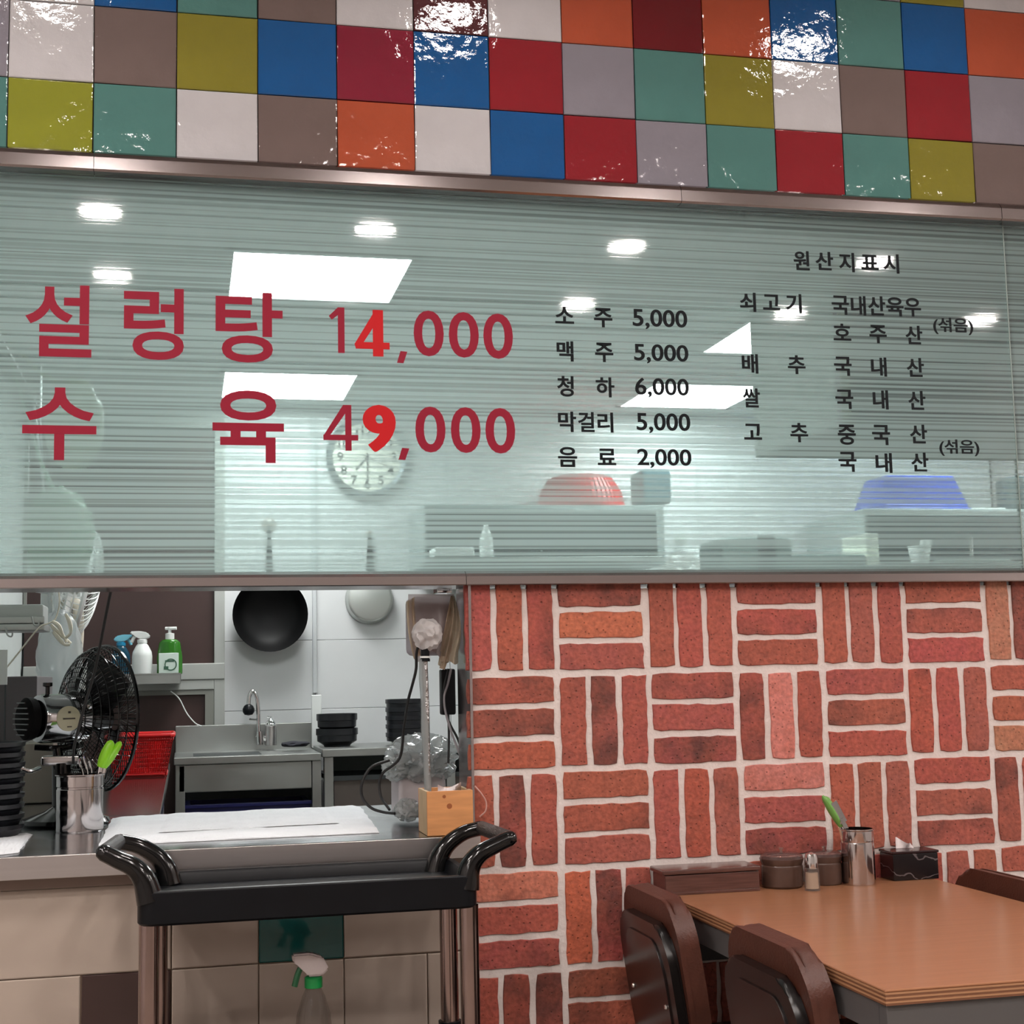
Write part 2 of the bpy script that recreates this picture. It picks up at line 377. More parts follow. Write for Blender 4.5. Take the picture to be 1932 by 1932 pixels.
# upper wall with the mosaic of glazed tiles
RT = aY(10, 275, -0.035).z
wu = struct('wall_front', MB().box((XL, 0.0, 2.236), (XR, 0.126, CEIL)), grout_dk)
TS, TX0, TZA = 0.1655, -1.1115, 2.5925
rows = {  # row 0 lies above the line at TZA, row -1 above that; rows 1 and 2 below
    -1: {11: 'G', 12: 'O', 13: 'W', 10: 'E', 9: 'R', 8: 'W', 7: 'B', 14: 'T'},
    0: dict(zip(range(-1, 15), 'TWBETWDWNMNBEBNG')),
    1: dict(zip(range(-1, 15), 'GWTOBCBRGEOWTRGB')),
    2: dict(zip(range(-1, 15), 'ELEWTNWBRGERE' + 'OTR'))}
rnd = random.Random(3)
tile_meshes = []
def tile_mesh(wd, ht, th, name, seed):
    r = random.Random(seed); mb = MB()
    e = 0.0022
    P = []
    for (a, b) in ((-1, -1), (1, -1), (1, 1), (-1, 1)):
        P.append((a*wd/2 + r.uniform(-.0006, .0006), b*ht/2 + r.uniform(-.0006, .0006)))
    out = [mb.bm.verts.new((x, 0.001, z)) for x, z in P]
    mid = [mb.bm.verts.new((x, -th+e*0.6, z)) for x, z in P]
    top = [mb.bm.verts.new((x*(1-2*e/wd), -th, z*(1-2*e/ht))) for x, z in P]
    for A, B in ((out, mid), (mid, top)):
        for i in range(4):
            j = (i+1) % 4; mb.bm.faces.new((A[i], A[j], B[j], B[i]))
    mb.bm.faces.new(top)
    bmesh.ops.recalc_face_normals(mb.bm, faces=mb.bm.faces)
    me = bpy.data.meshes.new(name); mb.bm.to_mesh(me); mb.bm.free()
    for f in me.polygons:
        if f.normal.y > 0.5: f.flip()
    return me
tm_by = {}
for rj, rowd in rows.items():
    for i, k in rowd.items():
        if k not in tm_by:
            tm_by[k] = tile_mesh(TS-.0022, TS-.0022, 0.007, 'glazed_tile', ord(k)); tm_by[k].materials.append(ptile[k])
        o = bpy.data.objects.new('tile', tm_by[k]); C.objects.link(o); o.parent = wu
        o.location = (TX0+(i+0.5)*TS, 0, TZA-(rj-0.5)*TS)
        o.rotation_euler = (rnd.uniform(-.004, .004), rnd.uniform(-.002, .002), rnd.uniform(-.004, .004))

# brick wall
BZ = 1.21
bw = struct('wall_brick', MB().box((-0.181, -0.0022, 0), (XR, 0.126, 1.3855)), mortar_m)
def brick_mesh(seed, L=0.1845, H=0.0545):
    r = random.Random(seed); mb = MB(); P = []
    def edge(a, b, n):
        for k in range(n):
            t = k/n; x = a[0]+(b[0]-a[0])*t; z = a[1]+(b[1]-a[1])*t
            j = 0.0016 if k else 0.0022
            P.append((x*(1 - (0.010 if k == 0 else 0)) + r.uniform(-j, j), z*(1-(0.03 if k == 0 else 0)) + r.uniform(-j, j)))
    a, b = L/2, H/2
    edge((-a, -b), (a, -b), 9); edge((a, -b), (a, b), 3); edge((a, b), (-a, b), 9); edge((-a, b), (-a, -b), 3)
    o = [mb.bm.verts.new((x, 0.006, z)) for x, z in P]
    m = [mb.bm.verts.new((x*.9975, -0.0035 + r.uniform(-.0006, .0006), z*.995)) for x, z in P]
    t = [mb.bm.verts.new((x*.985, -0.0062, z*.95)) for x, z in P]
    n = len(P)
    for A, B in ((o, m), (m, t)):
        for i in range(n):
            j = (i+1) % n; mb.bm.faces.new((A[i], A[j], B[j], B[i]))
    mb.bm.faces.new(t); bmesh.ops.recalc_face_normals(mb.bm, faces=mb.bm.faces)
    me = bpy.data.meshes.new('brick'); mb.bm.to_mesh(me); mb.bm.free(); me.materials.append(brick_m)
    for f in me.polygons:
        if f.normal.y > 0.6: f.flip()
    return me
bmesh_v = [brick_mesh(s) for s in range(10)]
dark = {(-1, 0, 2): .5, (0, 0, 0): .62, (2, 0, 1): .48, (4, 0, 1): .5, (-1, 1, 0): .5, (-1, 1, 1): .6, (0, 1, 1): .62, (1, 1, 0): .52, (1, 1, 2): .58, (2, 1, 0): .6,
        (3, 1, 1): .52, (-1, 2, 1): .64, (2, 2, 2): .55, (4, 2, 2): .55, (5, 2, 0): .6, (0, 3, 1): .62, (-1, 3, 2): .5, (0, 4, 0): .6, (-1, 4, 1): .5, (-1, 4, 2): .56, (0, 4, 1): .6, (5, 0, 1): .6}
pale = {(2, 1, 1): (204, 126, 116), (2, 2, 0): (192, 120, 110), (-1, 3, 0): (196, 118, 96), (5, 0, 0): (176, 120, 96), (5, 1, 2): (178, 124, 96), (0, 0, 1): (186, 104, 74), (0, 3, 0): (186, 94, 66)}
rb = random.Random(11)
for col in range(-1, 9):
    for row in range(0, 7):
        if col > 6 and row > 4: continue
        cx, cz = (col+.5)*.2, BZ + .1 - row*.2
        vert = (col + row) % 2 != 0
        for k in range(3):
            me = bmesh_v[rb.randrange(10)]
            o = bpy.data.objects.new('brick', me); C.objects.link(o); o.parent = bw
            jx, jz = rb.uniform(-.0015, .0015), rb.uniform(-.0015, .0015)
            fl = PI if rb.random() < .5 else 0
            if vert:
                x = cx + (k-1)*.0668; o.location = (x+jx, 0, cz+jz - 0.001); o.rotation_euler = (0, PI/2 + fl + rb.uniform(-.008, .008), 0)
            else:
                z = cz - (k-1)*.0668; o.location = (cx+jx, 0, z+jz - 0.001); o.rotation_euler = (0, fl + rb.uniform(-.008, .008), 0)
            if o.location.z < 0.03: o.location.z = 0.035
            g = rb.random()
            base = pale.get((col, row, k), (156+int(14*g), 76+int(14*rb.random()), 64+int(12*rb.random())))
            c = lin(base)
            o.color = (c[0], c[1], c[2], dark.get((col, row, k), rb.uniform(0.18, 0.46)))

# lower tiled wall under the counter
TZ1 = aY(100, 1843, 0).z
wl = struct('wall_tiled_lower', MB().box((XL, 0.003, 0), (-0.181, 0.126, 0.84)), mat('cream_grout', (168, 146, 128), 0.9))
def ltile_at(x0, x1, z0, z1, k):
    me = tile_mesh(x1-x0-.0025, z1-z0-.0025, 0.004, 'wall_tile', int(abs(x0*1000)))
    me.materials.append(ltile[k]); o = bpy.data.objects.new('tile', me); C.objects.link(o); o.parent = wl
    o.location = ((x0+x1)/2, 0, (z0+z1)/2)
xa = [aY(p, 1820, 0).x for p in (488, 649)]
U = xa[1]-xa[0]
X0 = xa[0]
zt = TZ1
def row_t(z0, z1, segs):
    for a, b, k in segs: ltile_at(X0+a*U, min(X0+b*U, -0.182), z0, z1, k)
row_t(zt, min(zt+U, .849), [(-14, -12, 'W'), (-12, -10, 'W'), (-10, -9, 'B'), (-9, -7, 'W'), (-7, -5, 'W'), (-5, -3, 'W'), (-3, -1, 'W'), (-1, 0, 'W'), (0, 1, 'G'), (1, 2.6, 'W')])
row_t(zt-U, zt, [(-13, -11, 'W'), (-11, -9, 'W'), (-9, -7, 'W'), (-7, -5, 'W'), (-5, -4, 'G'), (-4, -2, 'W'), (-2, -1, 'B'), (-1, 0, 'W'), (0, 1, 'W'), (1, 2, 'W'), (2, 2.6, 'W')])
row_t(zt-2*U, zt-U, [(-13, -11, 'W'), (-11, -9, 'W'), (-9, -7, 'W'), (-7, -5, 'W'), (-5, -3, 'W'), (-3, -1, 'W'), (-1, 1, 'W'), (1, 2.6, 'W')])
row_t(0.0, zt-2*U, [(-13, -11, 'W'), (-11, -9, 'W'), (-9, -7, 'W'), (-7, -5, 'W'), (-5, -3, 'W'), (-3, -1, 'W'), (-1, 1, 'W'), (1, 2.6, 'W')])

# ------------------------------------------------------------------ steel rails and jamb
def zY(px, py, Y): return aY(px, py, Y).z
GT = 2.226; GB = 1.402
def rail_seg(name, x0, x1, prof, m=steel_rail):
    return struct(name, MB().prism(prof, x0, x1, axis='X'), m)
ztop = RT
up_prof = [(0.0, ztop+.004), (-0.020, ztop+.004), (-0.028, ztop-.002), (-0.034, ztop-.012), (-0.034, 2.236), (-0.030, 2.232), (0.02, 2.232), (0.02, ztop+.004)]
sx = [XL, aY(177, 300, -.034).x, aY(1285, 345, -.034).x, aY(1890, 400, -.034).x, XR]
for i in range(4): rail_seg('trim_%d' % (i+1), sx[i]+.0006, sx[i+1]-.0006, up_prof, mat('upper_rail_steel', (158, 148, 148), 0.17, 1.0, var=0.04, vscale=3, stretch=(0.15, 16, 16)))
zb1, zb0 = zY(880, 1082, -.026), zY(880, 1104, -.030)
lo_prof = [(0.03, zb1+.006), (-0.012, zb1+.006), (-0.024, zb1), (-0.030, zb1-.006), (-0.030, zb0+.002), (-0.028, zb0), (0.10, zb0), (0.10, zb1-.01), (0.03, zb1-.01)]
sx = [XL, aY(880, 1095, -.03).x, XR]
for i in range(2): rail_seg('trim_%d' % (i+5), sx[i]+.0006, sx[i+1]-.0006, lo_prof)
struct('trim_7', MB().box((-.187, -.012, .8895), (-.1812, 0.126, zb0), .001), steel_rail)

# ------------------------------------------------------------------ window panes with striped film and lettering
def pane(name, x0, x1):
    mb = MB(); mb.box((x0, 0.004, zb1-.004), (x1, 0.012, 2.245))
    o = struct(name, mb, [film_m, pane_back])
    for f in o.data.polygons: f.material_index = 0 if f.normal.y < -0.5 else 1
    return o
gx = aY(1908, 700, 0.004).x
win = pane('window_1', XL, gx-.001)
win2 = pane('window_2', gx+.001, XR)
struct('trim_8', MB().box((gx-.001, 0.002, zb1), (gx+.001, 0.013, 2.236)), mat('pane_seam', (150, 165, 160), .3), None)

red_m = mat('red_vinyl', (146, 26, 50), 0.5, spec=.2); red_b = mat('bright_red_vinyl', (196, 26, 32), 0.5, spec=.2)
blk_m = mat('black_vinyl', (18, 22, 26), 0.55, spec=.15)
gcache = {}
def glyph(txt, off, bold=0.0):
    k = (txt, off, bold)
    if k in gcache: return gcache[k]
    cu = bpy.data.curves.new('t', 'FONT'); cu.body = txt; cu.size = 1; cu.offset = off; cu.resolution_u = 5; cu.extrude = 0.0
    o = bpy.data.objects.new('t', cu); C.objects.link(o)
    dg = bpy.context.evaluated_depsgraph_get(); ev = o.evaluated_get(dg); me = ev.to_mesh()
    V = [v.co.copy() for v in me.vertices]; F = [tuple(p.vertices) for p in me.polygons]
    if bold:
        V0, F0 = V, F; V, F = [], []
        for q, (dx, dy) in enumerate(((-bold, 0), (-bold/2, bold*.35), (-bold/2, -bold*.35), (0, bold*.5), (0, -bold*.5), (bold/2, bold*.35), (bold/2, -bold*.35), (bold, 0))):
            F += [tuple(len(V)+i for i in f) for f in F0]; V = V + [Vector((v.x+dx, v.y+dy, q*.0004)) for v in V0]
    ev.to_mesh_clear(); bpy.data.objects.remove(o); bpy.data.curves.remove(cu)
    gcache[k] = (V, F); return V, F
def lettering(items, m, off=0.018, Y=0.0032, parent=win, bold=0.0):
    verts, faces = [], []
    for txt, x0, y0, x1, y1 in items:
        V, F = gcache[(txt, 0, 0)] if txt in PG else glyph(txt, off, bold)
        if not V: continue
        ax, bx = min(v.x for v in V), max(v.x for v in V); ay, by = min(v.y for v in V), max(v.y for v in V)
        cy = (y0+y1)/2; cx = (x0+x1)/2
        L, R = aY(x0, cy, Y).x, aY(x1, cy, Y).x
        T, B = aY(cx, y0, Y).z, aY(cx, y1, Y).z
        b = len(verts)
        for v in V: verts.append((L+(v.x-ax)/(bx-ax)*(R-L), Y - v.z*.02, B+(v.y-ay)/(by-ay)*(T-B)))
        faces += [tuple(b+i for i in f) for f in F]
    me = bpy.data.meshes.new('lettering'); me.from_pydata(verts, [], faces); me.materials.append(m)
    me.transform(wm(parent).inverted())
    me.update()
    o = bpy.data.objects.new('lettering', me); C.objects.link(o); o.parent = parent
    so = o.modifiers.new('s', 'SOLIDIFY'); so.thickness = 0.0008; so.offset = 0
    return o
R1 = lambda t, a, b, c, d: (t, a*.28986, 500+b*.28986, c*.28986, 500+d*.28986)
R2 = lambda t, a, b, c, d: (t, 580+a*.2174, 540+b*.2174, 580+c*.2174, 540+d*.2174)
R3 = lambda t, a, b, c, d: (t, 1030+a*.17595, 560+b*.17595, 1030+c*.17595, 560+d*.17595)
R4 = lambda t, a, b, c, d: (t, 1370+a*.2588, 460+b*.2588, 1370+c*.2588, 460+d*.2588)
def poly_glyph(key, x0, y0, x1, y1, polys):
    V, F = [], []
    for q, P_ in enumerate(polys):
        F.append(tuple(range(len(V), len(V)+len(P_)))); V += [Vector(((x-x0)/(x1-x0), 1-(y-y0)/(y1-y0), q*.0008)) for x, y in P_]
    gcache[(key, 0, 0)] = (V, F)
poly_glyph('one', 187, 183, 322, 578, [[(187, 260), (212, 292), (265, 250), (265, 183)], [(265, 183), (322, 183), (322, 578), (265, 578)]])
poly_glyph('four', 138, 1030, 440, 1427, [[(328, 1030), (382, 1030), (382, 1427), (328, 1427)], [(138, 1290), (440, 1290), (440, 1337), (138, 1337)], [(310, 1030), (346, 1030), (346, 1078), (196, 1295), (138, 1300)]])
poly_glyph('four_bold', 408, 205, 712, 608, [[(567, 205), (658, 205), (658, 608), (567, 608)], [(418, 487), (712, 487), (712, 545), (418, 545)], [(590, 205), (658, 205), (658, 225), (484, 492), (420, 545), (408, 505)]])
poly_glyph('comma', 777, 563, 868, 668, [[(808, 563), (868, 568), (833, 668), (777, 665)]])
PG = {'one', 'four', 'four_bold', 'comma'}
for it in [R1('설', 165, 128, 597, 597), R1('렁', 805, 150, 1198, 617), R1('탕', 1403, 177, 1840, 635), R1('수', 145, 797, 628, 1270), R1('육', 1383, 817, 1848, 1287)]:
    lettering([it], red_m, 0.018)
lettering([R2('one', 187, 183, 322, 578)], red_m); lettering([R2('four_bold', 408, 205, 712, 608)], red_b)
lettering([R2('comma', 777, 563, 868, 668)], red_m)
for it in [R2('0', 922, 212, 1183, 608), R2('0', 1227, 225, 1487, 620), R2('0', 1527, 238, 1783, 630)]: lettering([it], red_m, 0.018)
lettering([R2('four', 138, 1030, 440, 1427)], red_m); lettering([R2('9', 480, 1030, 768, 1440)], red_b, 0.02, bold=.034)
lettering([R2('comma', 790, 1403, 885, 1508)], red_m)
for it in [R2('0', 937, 1045, 1198, 1443), R2('0', 1245, 1050, 1503, 1447), R2('0', 1545, 1057, 1803, 1452)]: lettering([it], red_m, 0.018)
for row in [[R3('소', 98, 108, 300, 287), R3('주', 515, 120, 712, 327)], [R3('5,000', 930, 137, 1515, 352)],
            [R3('맥', 115, 475, 295, 692), R3('주', 527, 492, 722, 700)], [R3('5,000', 945, 510, 1527, 718)],
            [R3('청', 120, 848, 298, 1070), R3('하', 535, 862, 735, 1078)], [R3('6,000', 957, 872, 1533, 1085)],
            [R3('막', 130, 1230, 325, 1450), R3('걸', 345, 1235, 520, 1450), R3('리', 553, 1240, 722, 1455)], [R3('5,000', 972, 1248, 1548, 1465)],
            [R3('음', 130, 1610, 335, 1825), R3('료', 555, 1628, 752, 1805)], [R3('2,000', 980, 1632, 1560, 1838)],
            [R4('원', 492, 52, 607, 192), R4('산', 652, 58, 780, 192), R4('지', 823, 65, 935, 205), R4('표', 985, 80, 1110, 190), R4('시', 1147, 75, 1260, 215)],
            [R4('쇠', 100, 355, 217, 495), R4('고', 268, 370, 393, 482), R4('기', 437, 365, 550, 507)],
            [R4('국', 770, 378, 895, 517), R4('내', 910, 380, 1018, 522), R4('산', 1035, 382, 1160, 522), R4('육', 1168, 390, 1293, 528), R4('우', 1300, 395, 1420, 530)],
            [R4('호', 782, 582, 910, 705), R4('주', 1045, 592, 1170, 725), R4('산', 1308, 597, 1430, 732)], [R4('(섞음)', 1510, 540, 1800, 662)],
            [R4('배', 115, 803, 233, 945), R4('추', 450, 812, 578, 950)], [R4('국', 787, 823, 915, 962), R4('내', 1057, 828, 1170, 967), R4('산', 1317, 832, 1442, 970)],
            [R4('쌀', 122, 1053, 247, 1193)], [R4('국', 797, 1063, 927, 1203), R4('내', 1070, 1067, 1182, 1207), R4('산', 1328, 1072, 1453, 1210)],
            [R4('고', 130, 1312, 260, 1428), R4('추', 468, 1305, 597, 1447)], [R4('중', 815, 1318, 945, 1465), R4('국', 1065, 1320, 1195, 1467), R4('산', 1340, 1318, 1465, 1455)],
            [R4('국', 820, 1517, 950, 1662), R4('내', 1090, 1525, 1210, 1670), R4('산', 1350, 1522, 1475, 1660)], [R4('(섞음)', 1555, 1427, 1845, 1547)]]:
    lettering(row, blk_m, 0.010 if row[0][0][0] in '0123456789(' else 0.014, bold=.010 if row[0][0][0] in '0123456789' else .012)

# ------------------------------------------------------------------ lights
panel_e = emit('led_panel_glow', (250, 252, 250), PANEL_E)
down_e = emit('downlight_glow', (255, 246, 240), DOWN_E)
down_s = emit('soft_downlight_glow', (255, 246, 240), DOWN_E*.36)
white_fr = mat('white_light_frame', (235, 235, 235), .4)
def panel_light(x0, x1, y0, y1, z, label, em, grp):
    t = thing('ceiling_panel_light', label, 'light', ((x0+x1)/2, (y0+y1)/2, z), 0, grp)
    f = MB()
    for a, b in (((x0, y0), (x1, y0+.02)), ((x0, y1-.02), (x1, y1)), ((x0, y0), (x0+.02, y1)), ((x1-.02, y0), (x1, y1))):
        f.box((a[0], a[1], z-.012), (b[0], b[1], z-.0005))
    link('frame', f, white_fr, t, False)
    link('diffuser', MB().box((x0+.015, y0+.015, z-.009), (x1-.015, y1-.015, z-.001)), em, t, False)
panel_light(-.64, -.06, 1.32, 1.88, KCEIL, 'large square kitchen ceiling panel light behind the glass, above the upper red price', panel_e, 'kitchen panel lights')
panel_light(-.62, -.03, 3.04, 3.63, KCEIL, 'square kitchen ceiling panel light behind the glass between the two red menu lines', panel_e, 'kitchen panel lights')
panel_light(1.26, 1.84, 1.90, 2.47, KCEIL, 'kitchen ceiling panel light showing as a white triangle beside the upper drinks prices', panel_e, 'kitchen panel lights')
panel_light(1.27, 1.85, 3.06, 3.64, KCEIL, 'kitchen ceiling panel light behind the price of the third drink', panel_e, 'kitchen panel lights')
panel_light(2.7, 3.28, 2.6, 3.18, KCEIL, 'extra kitchen ceiling panel light added unseen behind the exhaust hood to brighten that corner', panel_e, 'kitchen panel lights')  # unseen extra panel, added for more light behind the hood
DL = [(xx, -.62, 'tiles') for xx in (-1.1, -.09, .9)]
for px_, py_ in ((190, 398), (708, 432), (1182, 465), (1650, 494), (212, 518), (650, 548), (1090, 573), (1490, 590), (1850, 603)):
    p_ = aZ(px_, py_, CEIL-.006); DL.append((p_.x, -p_.y+.008, 'far' if py_ > 500 else 'mid'))
for xx, yy in ((-2.3, -2.3), (-2.4, -3.3), (-2.7, -4.6), (-2.7, -5.6), (3.1, -1.2), (2.6, -1.3), (3.1, -1.9), (-1.9, -1.4), (-2.9, -3.0), (-2.3, -1.2)): DL.append((xx, yy, 'side'))  # unseen downlights, added beyond the frame to brighten the dining room
DLN = {'tiles': 'recessed downlight close to the glazed tile wall, out of the picture above',
       'mid': 'round downlight mirrored in the top of the striped glass', 'far': 'round downlight mirrored lower in the striped glass, farther from the wall'}
WH = {3: 'at its far left', 4: 'above the first red comma', 5: 'above the drinks list', 6: 'on the origin list heading', 7: 'above the first red syllable', 8: 'lost in the large bright panel', 9: 'at the first drink name', 10: 'under the first origin line', 11: 'beside the upper bracketed word'}
for k, (xx, yy, kd) in enumerate(DL):
    lb_ = 'round downlight mirrored in the striped glass, ' + WH[k] if k in WH else ('recessed downlight close to the glazed tile wall, above the picture' if kd == 'tiles' else 'downlight added outside the picture to brighten the dining room')
    t = thing('ceiling_downlight', lb_, 'light', (xx, yy, CEIL), 0, 'dining room downlights')
    link('trim_ring', MB().lathe([(.072, -.001), (.088, -.001), (.088, -.008), (.074, -.012), (.072, -.001)], seg=28, caps=False, c=(xx, yy, CEIL)), white_fr, t)
    link('diffuser', MB().lathe([(.0, -.006), (.073, -.006), (.073, -.003), (.0, -.003)], seg=28, caps=False, c=(xx, yy, CEIL)), down_s if kd == 'tiles' else down_e, t)

#@@PART2
# ------------------------------------------------------------------ counter in the serving hatch
CZ = .889
cxe = aY(907, 1590, -.05).x
ct = thing('steel_counter', 'brushed steel counter running through the serving hatch under the striped glass', 'counter', (-1.2, .3, 0))
mb = MB()
mb.box((XL+.02, -.05, CZ-.004), (cxe, -.007, CZ)); mb.box((XL+.02, -.007, CZ-.004), (-.1885, .128, CZ)); mb.box((XL+.02, .128, CZ-.004), (.35, .73, CZ))
link('worktop', mb, mat('counter_top_steel', (176, 180, 184), .17, 1.0, var=.06, vscale=5, stretch=(.5, 3, 1), rvar=.05), ct, False)
zA = aY(10, 1662, -.05).z
link('apron', MB().box((XL+.02, -.0502, zA), (cxe, -.046, CZ-.0005), .0015).box((XL+.02, -.046, zA), (cxe, -.012, zA+.004)), steel, ct, False)
link('under_bar', MB().box((XL+.02, -.02, zA-.022), (cxe, -.008, zA-.0005)), mat('bar_steel', (120, 106, 98), .4, .9), ct, False)
struct('trim_9', MB().box((XL+.02, -.018, .8404), (-.19, .126, CZ-.0045)), steel_dk)
# return worktop along the kitchen's left side
lt = thing('steel_work_table', 'long steel work table running back to the kitchen window, holding the red basket', 'table', (-1.12, 2.0, 0))
lx = -.815
link('worktop', MB().box((-1.44, .735, CZ-.03), (lx, 3.05, CZ), .004), mat('polished_worktop', (150, 150, 150), .17, 1.0, var=.05), lt)
for px_, py_ in ((-1.40, .8), (lx-.04, .8), (-1.40, 3.0), (lx-.04, 3.0)):
    link('leg', MB().box((px_-.018, py_-.018, 0), (px_+.018, py_+.018, CZ-.03), .003), steel_k, lt)
link('lower_shelf', MB().box((-1.43, .76, .22), (lx-.01, 3.03, .24)), steel_dk, lt)

# cloths
def cloth(name, quad, z, th, label, folds, seed, group=None, parent=None):
    A, B, D, E_ = quad   # front-left, back-left, back-right, front-right (world xy)
    def f(u, v, top=True):
        p = (A*(1-u)+E_*u)*(1-v) + (B*(1-u)+D*u)*v
        e = .004*mnoise.noise(Vector((u*9+seed, v*9, 0)))
        p = p + Vector((e*.8, e*.6, 0))
        edge = min(u, 1-u, v, 1-v); h = th*min(1, edge*22+.25)
        zz = z + h + .0022*abs(mnoise.noise(Vector((u*14+seed, v*5, 1)))) + folds*max(0, mnoise.noise(Vector((u*5, v*11+seed, 4))))
        return Vector((p.x, p.y, zz))
    mb = MB(); mb.grid(60, 26, f)
    bmesh.ops.recalc_face_normals(mb.bm, faces=mb.bm.faces)
    es = [e for e in mb.bm.edges if e.is_boundary]
    r = bmesh.ops.extrude_edge_only(mb.bm, edges=es)
    for g in r['geom']:
        if isinstance(g, bmesh.types.BMVert): g.co.z = z+.0005
    return mb
q = [aZ(186, 1597, CZ), aZ(212, 1545, CZ), aZ(680, 1523, CZ), aZ(716, 1572, CZ)]
tw = solo('hand_towel', cloth('t', [q[0], q[1], q[2], q[3]], CZ, .006, '', .004, 3), cloth_m, 'long white cloth spread flat across the steel counter behind the cart', 'cloth')
q2 = [aZ(300, 1578, CZ), aZ(318, 1545, CZ), aZ(610, 1530, CZ), aZ(640, 1560, CZ)]
m2 = cloth('t2', q2, CZ+.0075, .003, '', .002, 8); m2_ = link('folded_layer', m2, cloth_m, tw)
q = [aZ(-70, 1622, CZ), aZ(-60, 1580, CZ), aZ(62, 1575, CZ), aZ(34, 1610, CZ)]
solo('folded_cloth', cloth('t', q, CZ, .004, '', .003, 5), cloth_m, 'corner of a white cloth on the counter at the left edge, by the black bowls', 'cloth')

# steel cup with green-handled scissors
def steel_cup(c, r, h, label, group=None):
    t = thing('utensil_cup', label, 'cup', c, 0)
    pr = [(0, .0), (r*.97, .0), (r, .004), (r, h*.74), (r*.965, h*.755), (r*.965, h*.775), (r, h*.79), (r, h-.004), (r*1.06, h-.002), (r*1.06, h), (r*.96, h), (r*.955, .006), (0, .006)]
    link('body', MB().lathe(pr, c=c, seg=48, caps=False), mat('mirror_steel', (205, 200, 200), .09, 1.0), t)
    return t
cb = aZ(150, 1572, CZ); cb.y += .05; cb.z = CZ
cbx = aY(151, 1500, cb.y).x; cb.x = cbx
steel_cup(cb, .0505, aY(151, 1460, cb.y).z-CZ, 'wide polished steel cup on the counter in front of the fan, holding green-handled scissors')
def scissors(base, tip1, tip2, col, label, w=.010):
    t = thing('kitchen_scissors', label, 'scissors', base)
    gm = mat('scissor_handle_'+str(col[0]), col, .3)
    for tp in (tip1, tip2):
        d = (tp-base); L = d.length; n = 14
        pts = [base + d*(.35+.65*i/n) for i in range(n+1)]
        rr = [w*(.45+.75*math.sin(PI*min(1, (i+1.5)/(n+2.2)))**.7) for i in range(n+1)]; rr[-1] = w*.25
        link('handle', MB().tube(pts, rr, 12, flat=.75), gm, t)
    for tp in (tip1, tip2):
        b2 = base + Vector((0, 0, -.08)) + (base-tp)*.05
        link('blade', MB().tube([base+(tp-base)*.4, b2], [.005, .002], 6, flat=.3), chrome, t)
    return t
yb = cb.y
scissors(aY(178, 1475, yb), aY(211, 1397, yb), aY(228, 1399, yb+.01), (142, 214, 36), 'scissors with bright lime green handles standing in the wide steel cup', .0105)
for i, (a, b_) in enumerate((((158, 1470), (146, 1432)), ((166, 1470), (157, 1428)), ((172, 1470), (168, 1436)))):
    solo('steel_tongs' if i == 0 else 'long_spoon', MB().tube(spline([aY(a[0], a[1], yb), aY((a[0]+b_[0])/2+2, (a[1]+b_[1])/2, yb), aY(b_[0], b_[1], yb)]), [.0022]*17, 8), chrome,
         ('thin steel tongs leaning left in the wide steel cup', 'steel spoon handle standing in the middle of the wide steel cup', 'short steel spoon handle beside the green scissors in the wide cup')[i], 'utensil')

# bowls
def bowl(c, r, h, label, grp):
    t = thing('stacking_bowl', label, 'bowl', c, 0, grp)
    link('body', MB().lathe([(0, 0), (r*.80, 0), (r*.84, .002), (r*.90, h*.5), (r*.93, h*.62), (r*.98, h*.68), (r*1.0, h), (r*.95, h), (r*.86, h*.6), (r*.8, .004), (0, .004)], c=c, seg=36, caps=False), bowl_m, t)
    return t
c0 = aY(-30, 1500, .33); bh = .0275
ORD = ['lowest', 'second from the bottom', 'third from the bottom', 'fourth from the bottom', 'middle', 'fourth from the top', 'third from the top', 'second from the top', 'topmost']
for i in range(9):
    bowl(Vector((c0.x, c0.y, CZ+.0003+i*bh*.78)), .083, bh, 'black melamine bowl, %s of the tall stack at the counter\'s left end' % ORD[i], 'black bowls stacked at the left end')

